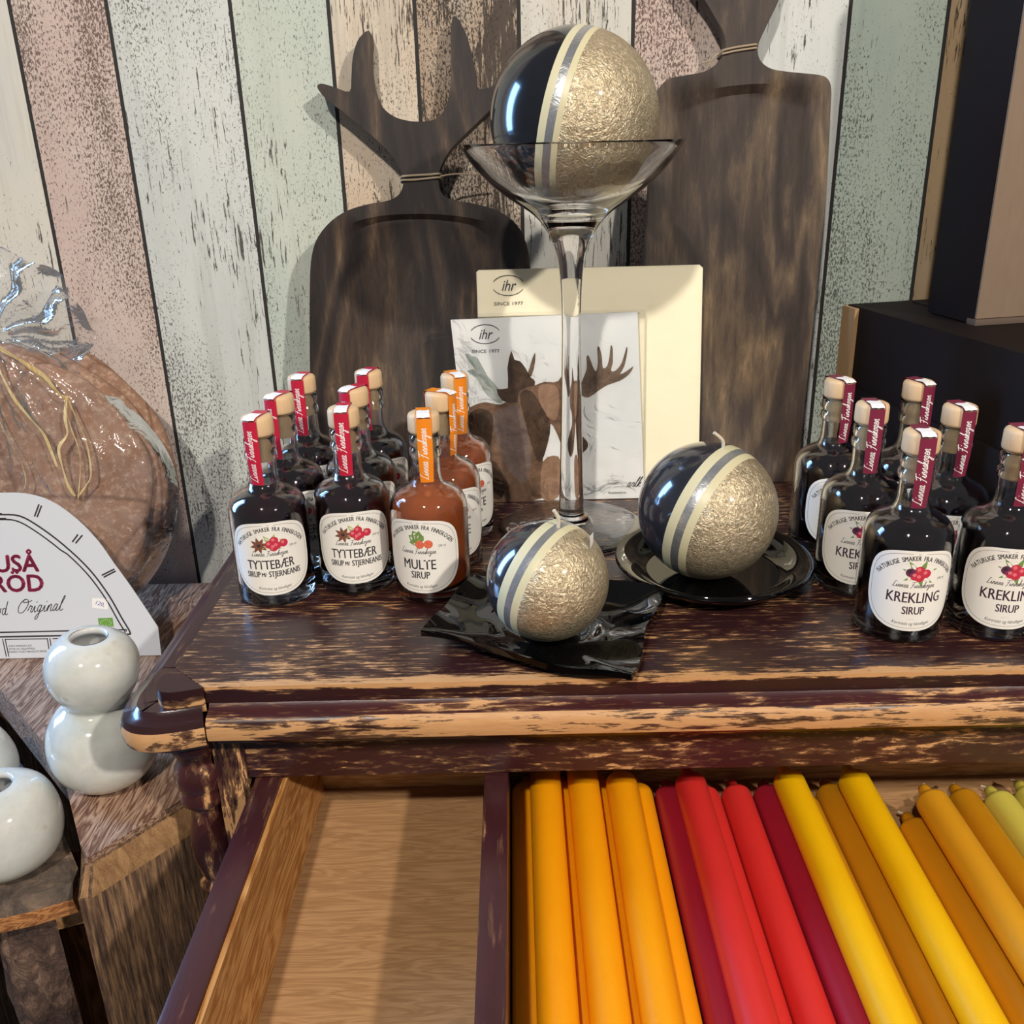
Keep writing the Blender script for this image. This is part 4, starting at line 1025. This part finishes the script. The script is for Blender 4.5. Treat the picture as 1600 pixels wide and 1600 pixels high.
gourd = [(0, .0002), (.016, .0002), (.020, .0010), (.030, .0080), (.0362, .0200), (.0375, .0320), (.0350, .0450), (.0290, .0560), (.0222, .0620), (.0205, .0655), (.0235, .0700), (.0280, .0780), (.0306, .0880), (.0300, .0985), (.0255, .1080), (.0185, .1140), (.0140, .1155), (.0122, .1152)]
gin = [(.0122, .1152), (.0112, .1140), (.0115, .1110), (.018, .104), (.020, .090), (.012, .076), (0, .074)]
vase('gourd_vase', 'white glazed double gourd vase with two stacked bulbs beside the table corner', (-.3010, .5605, SZ + .0012), gourd, gin, 1.0, (0, .065))
rnd = [(0, .0002), (.016, .0002), (.022, .0012), (.0330, .0110), (.0372, .0260), (.0365, .0400), (.0310, .0540), (.0210, .0620), (.0150, .0640), (.0130, .0640), (.0122, .0634)]
rin = [(.0122, .0634), (.0115, .0620), (.0125, .0590), (.022, .050), (.024, .036), (.012, .022), (0, .020)]
vase('round_vase', 'round white glazed bud vase at the lower left, on the bark edged slab', (-.3525, .5115, SLZ), rnd, rin, 4.0)
vase('round_vase', 'bluish white round vase cut off by the left picture edge, behind the other round vase', (-.4130, .5720, SLZ), rnd, rin, 8.0)

# ------------------------------------------------------------------ BREAD IN A BAG WITH CARD
LB = Lean(.762, 12, SZ)
BC = (-.4660, .1420)
o = empty('bread_pack', (BC[0], .762, SZ), 'big round flatbread in a clear bag tied with raffia, behind a white arched card', 'bread')
ob = Vector((-BC[0], -.762, -SZ))
TB = lambda x, y, h: LB.at(x, y, h) + ob
BRD = NT('flatbread'); q = BRD.noise(10, (1, 1, 1), 5, .65); q2 = BRD.noise(160, (1, 1, 1), 4, .7)
vo = BRD.n('ShaderNodeTexVoronoi', feature='DISTANCE_TO_EDGE'); vo.inputs['Scale'].default_value = 9; BRD.link(BRD.map((1, 1, .8)), vo.inputs['Vector'])
cr_ = BRD.rng(vo.outputs['Distance'], 0, .02, 1, 0)
c = BRD.mix(BRD.rng(q2, .5, .72, 0, .7), BRD.ramp(q, [(.3, srgb('#82614f')), (.55, srgb('#a07d67')), (.75, srgb('#b3957e'))]), srgb('#cbb39c'))
BRD.set(col=BRD.mix(BRD.math('MULTIPLY', cr_, .5), c, srgb('#5d3d2a')), rough=.8, spec=.15); BRD.bump(BRD.math('SUBTRACT', q2, BRD.math('MULTIPLY', cr_, .8)), .6, .002); BRD = BRD.mat
for k, (h0, R, dx) in enumerate(((-.0, .1350, 0), (-.0145, .1360, .005), (-.029, .1370, .010))):
    mb = MB()
    def dsc(u, v, h0=h0, R=R, dx=dx, k=k):
        a = 2 * PI * u; prof_ = [(0, 0), (.5, .0015), (.85, .0015), (.965, 0), (1, -.005), (1, -.008), (.97, -.0125), (0, -.0135)]
        t = v * (len(prof_) - 1); i = min(int(t), len(prof_) - 2); f_ = t - i
        r = (prof_[i][0] * (1 - f_) + prof_[i + 1][0] * f_) * R * (1 + .012 * math.sin(5 * a + k) + .01 * math.sin(9 * a + 2 * k)); hh = prof_[i][1] * (1 - f_) + prof_[i + 1][1] * f_
        x, y = BC[0] + dx + r * math.cos(a), BC[1] + dx * .8 + r * .925 * math.sin(a)
        if v < .5: hh += .002 * noise.noise((x * 25, y * 25, k))
        return TB(x, y, hh + h0)
    mb.grid(72, 14, dsc, wrap=True); mb.build('flatbread', BRD, o, smooth=50, weld=True)
# the bag: a flat pillow round the bread, gathered to a neck at the upper left
NK = (-.4600, .2820)
def bag(u, v, front):
    a = 2 * PI * u; r = v; ca, sa = math.cos(a), math.sin(a)
    Rx, Ry = .1510, .1420
    x = BC[0] + .002 + Rx * ca * r; y = BC[1] + Ry * sa * r
    up = max(0, sa) ** 2.2
    pull = up * r ** 2
    x = x + (NK[0] - x) * pull * .62; y = y + max(0, (NK[1] - .004 - BC[1] - Ry * sa)) * pull * up * .9 if sa > .0 else y
    dome = math.sqrt(max(0, 1 - r ** 9))
    h = (.012 if front else -.050) * dome + (-.020) * (1 - dome)
    d = math.atan2(y - NK[1], x - NK[0])
    dist = math.hypot(x - NK[0], y - NK[1])
    rad = (.0030 * (1 - abs(math.sin(d * 15 + 1.5 * noise.noise((d * 3, dist * 12, 4))))) ** 7 + .0008 * math.sin(d * 40)) * max(0, 1 - dist / .22) * min(1, dist * 40)
    h += (.0028 * noise.noise((x * 26, y * 26, 5 if front else 9)) + .0020 * abs(noise.noise((x * 55, y * 55, 2))) + rad) * min(1, dome * 3)
    if front and h < .0075 and math.hypot(x - BC[0], y - BC[1]) < .135: h = max(h, .0068)
    y = max(y, (.0012 - h * .2079) / .978)
    return TB(x, y, h)
BAGF = film('cellophane_bag', .03, .08, 45, .5, (.985, .98, .975, 1), .06)
mb = MB(); mb.grid(240, 60, lambda u, v: bag(u, .02 + .98 * v, True), wrap=True); mb.grid(80, 20, lambda u, v: bag(u, .02 + .98 * v, False), wrap=True)
def frill(u, v):
    a = -.50 + 2.6 * u; L_ = .012 + .062 * v + .006 * noise.noise((u * 9, 1, 2))
    x = NK[0] + L_ * math.cos(a) * 1.25 - .002; y = NK[1] - .002 + L_ * math.sin(a)
    h = -.006 + (.002 + .006 * v) * math.sin(u * 26 + 2 * noise.noise((u * 4, v * 3, 1))) + .01 * v
    return TB(x, y, h)
mb.grid(90, 14, frill)
tag(mb.build('cellophane_bag', BAGF, o, smooth=80, fix=False), 'clear crinkled cellophane')
RAF = wood('raffia', '#e6cf9a', '#c9ab70', 'z', 2.0, .6)
def flat_ribbon(mb, pts, w, h0):
    q = smooth_path(LB.fit(pts), 8); n_ = len(q)
    for i in range(n_):
        a, b = q[max(0, i - 1)], q[min(n_ - 1, i + 1)]; d = Vector((b[0] - a[0], b[1] - a[1])); d.normalize()
        ww = w * (.8 + .2 * math.sin(i * .35 + w * 9000)) * .5
        hh = h0 + .003 * math.sin(PI * i / n_) + .0006 * math.sin(i * .3)
        for s_ in (1, -1): mb.v.append(tuple(TB(q[i][0] - d.y * ww * s_, q[i][1] + d.x * ww * s_, hh + .0006 * s_)))
    b0 = len(mb.v) - 2 * n_
    for i in range(n_ - 1): mb.f.append([b0 + 2 * i, b0 + 2 * i + 1, b0 + 2 * i + 3, b0 + 2 * i + 2]); mb.m.append(0)
C1 = lambda l: [(x * .406, 400 + y * .406) for x, y in l]
mb = MB()
for l, w in (([(-20, 330), (15, 380), (40, 450), (90, 540), (160, 630), (205, 690), (250, 805)], .0034), ([(-10, 330), (60, 370), (130, 410), (210, 465), (262, 530), (290, 545)], .0042), ([(285, 540), (282, 620), (290, 680), (262, 730), (272, 800), (290, 870), (318, 915)], .0034),
             ([(290, 548), (325, 620), (365, 720), (382, 830), (360, 875), (325, 918)], .0022), ([(275, 540), (300, 640), (335, 740), (340, 830), (328, 925)], .0018), ([(-5, 335), (110, 400), (250, 520), (275, 545)], .0020), ([(-30, 500), (60, 680), (110, 770), (135, 850), (120, 895)], .0014)):
    flat_ribbon(mb, C1(l), w, .0135)
mb.build('raffia_tie', RAF, o, fix=False)
# white arched card
LK = Lean(.7350, 12, SZ)
ok_ = Vector((-BC[0], -.762, -SZ)); TK = lambda x, y, h: LK.at(x, y, h) + ok_
arch = LK.fit([(0, 770), (40, 771), (80, 783), (120, 811), (153, 845), (178, 880), (207, 920), (247, 980), (251, 1012)])
cx = -.4560
arch[-1] = (arch[-1][0], .0008)
rt = smooth_path(arch[:-1], 3) + [arch[-1]]
full = [(2 * cx - x, y) for x, y in rt[::-1]] + rt
mb = MB(); mb.prism(full, TK, -.0006, 0)
p = Print()
ia = LK.fit([(-14, 803), (0, 804), (30, 806), (60, 822), (100, 852), (140, 890), (170, 930), (190, 965), (204, 988)])
ia = smooth_path(ia, 4); yb = LK.fit([(100, 993)])[0][1]
for k, (ins, w) in enumerate(((0, .0015), (.0042, .0013))):
    q = [(x - ins * .8, y - ins * (1.0 if y > .1 else .6)) for x, y in ia]; q[-1] = (q[-1][0], yb + ins)
    loop_ = [(2 * cx - x, y) for x, y in q[::-1]][:-1] + q
    p.stroke(loop_, w, 1, 1); p.stroke([loop_[0], (cx, yb + ins), loop_[-1]], w, 1, 1)
def cpk(pts): return LK.fit(pts)
for a, b in (((61, 788), (54, 807)), ((65, 790), (58, 808)), ((122, 835), (113, 847)), ((129, 836), (118, 849)), ((179, 889), (159, 899)), ((181, 892), (162, 902))): p.stroke(cpk([a, b]), .0014, 1, 1)
q = cpk([(30, 893)])[0]; p.text('USÅ', q[0] - .0015, q[1], .0215, 3, 1, sx=1.0)
q = cpk([(34, 924)])[0]; p.text('BRÖD', q[0] - .0085, q[1], .0215, 3, 1, sx=1.0)
def bold(txt, u, v, s_):
    for dx_, dy_ in ((-.0007, 0), (.0007, 0), (0, .0006), (0, -.0006)): p.text(txt, u + dx_, v + dy_, s_, 3, 1, sx=1.0)
q = cpk([(30, 893)])[0]; bold('USÅ', q[0] - .0015, q[1], .0215); q = cpk([(34, 924)])[0]; bold('BRÖD', q[0] - .0085, q[1], .0215)
q = cpk([(26, 958)])[0]; p.script('Original', q[0], q[1], .0063, .0007, 1, 1, slant=.45, align='l', rot=.04)
q = cpk([(0, 961)])[0]; p.script('od', q[0] - .003, q[1], .0063, .0007, 1, 1, slant=.2, align='l')
q = cpk([(154, 946)])[0]; p.poly([(q[0] - .006, q[1] - .002), (q[0] + .008, q[1] - .004), (q[0] + .009, q[1] + .006), (q[0] - .005, q[1] + .007)], 4, 1); p.text('120,', q[0] + .001, q[1], .0052, 5, 2, rot=-.35, shear=.2)
g0 = cpk([(153, 966), (176, 965), (178, 979), (155, 980)]); p.poly(g0, 6, 1)
gc = (sum(a[0] for a in g0) / 4, sum(a[1] for a in g0) / 4)
for k in range(12):
    a = 2 * PI * k / 12; p.disc(gc[0] + .0042 * math.cos(a) * (1.1 - .3 * math.sin(a)), gc[1] + .0026 * math.sin(a), .0004, 0, 2, 6)
# boxes with small print along the bottom
for l in (([(4, 998), (10, 1026)], [(8, 998), (14, 1026)], [(74, 997), (78, 1024)], [(78, 997), (82, 1024)], [(8, 999), (74, 998)], [(82, 998), (122, 996)])): p.stroke(cpk(l), .0009, 1, 1)
for k, t_ in enumerate(('KAN INNEHOLDE', 'SPOR AV SESAMFRØ.', 'INGEN TILSETNINGSSTOFFER')):
    q = cpk([(14, 1011 + 4.6 * k)])[0]; p.text(t_, q[0], q[1], .0026, 1, 1, align='l')
q = cpk([(86, 1007)])[0]; p.text('NETTO', q[0], q[1], .0026, 1, 1, align='l')
p.to(mb, TK, 7e-5, 5e-5)
tag(mb.build('arched_card', [plain('card_white', '#d4d7dc', .45, spec=.3), M['ink'], M['grey_ink'], plain('card_maroon', '#9a2f52', .5), M['white'], plain('pen_blue', '#3b3fa0', .6), plain('eco_green', '#6fa043', .5)], o, fix=False, smooth=0), 'white arched paper card with dark red lettering')
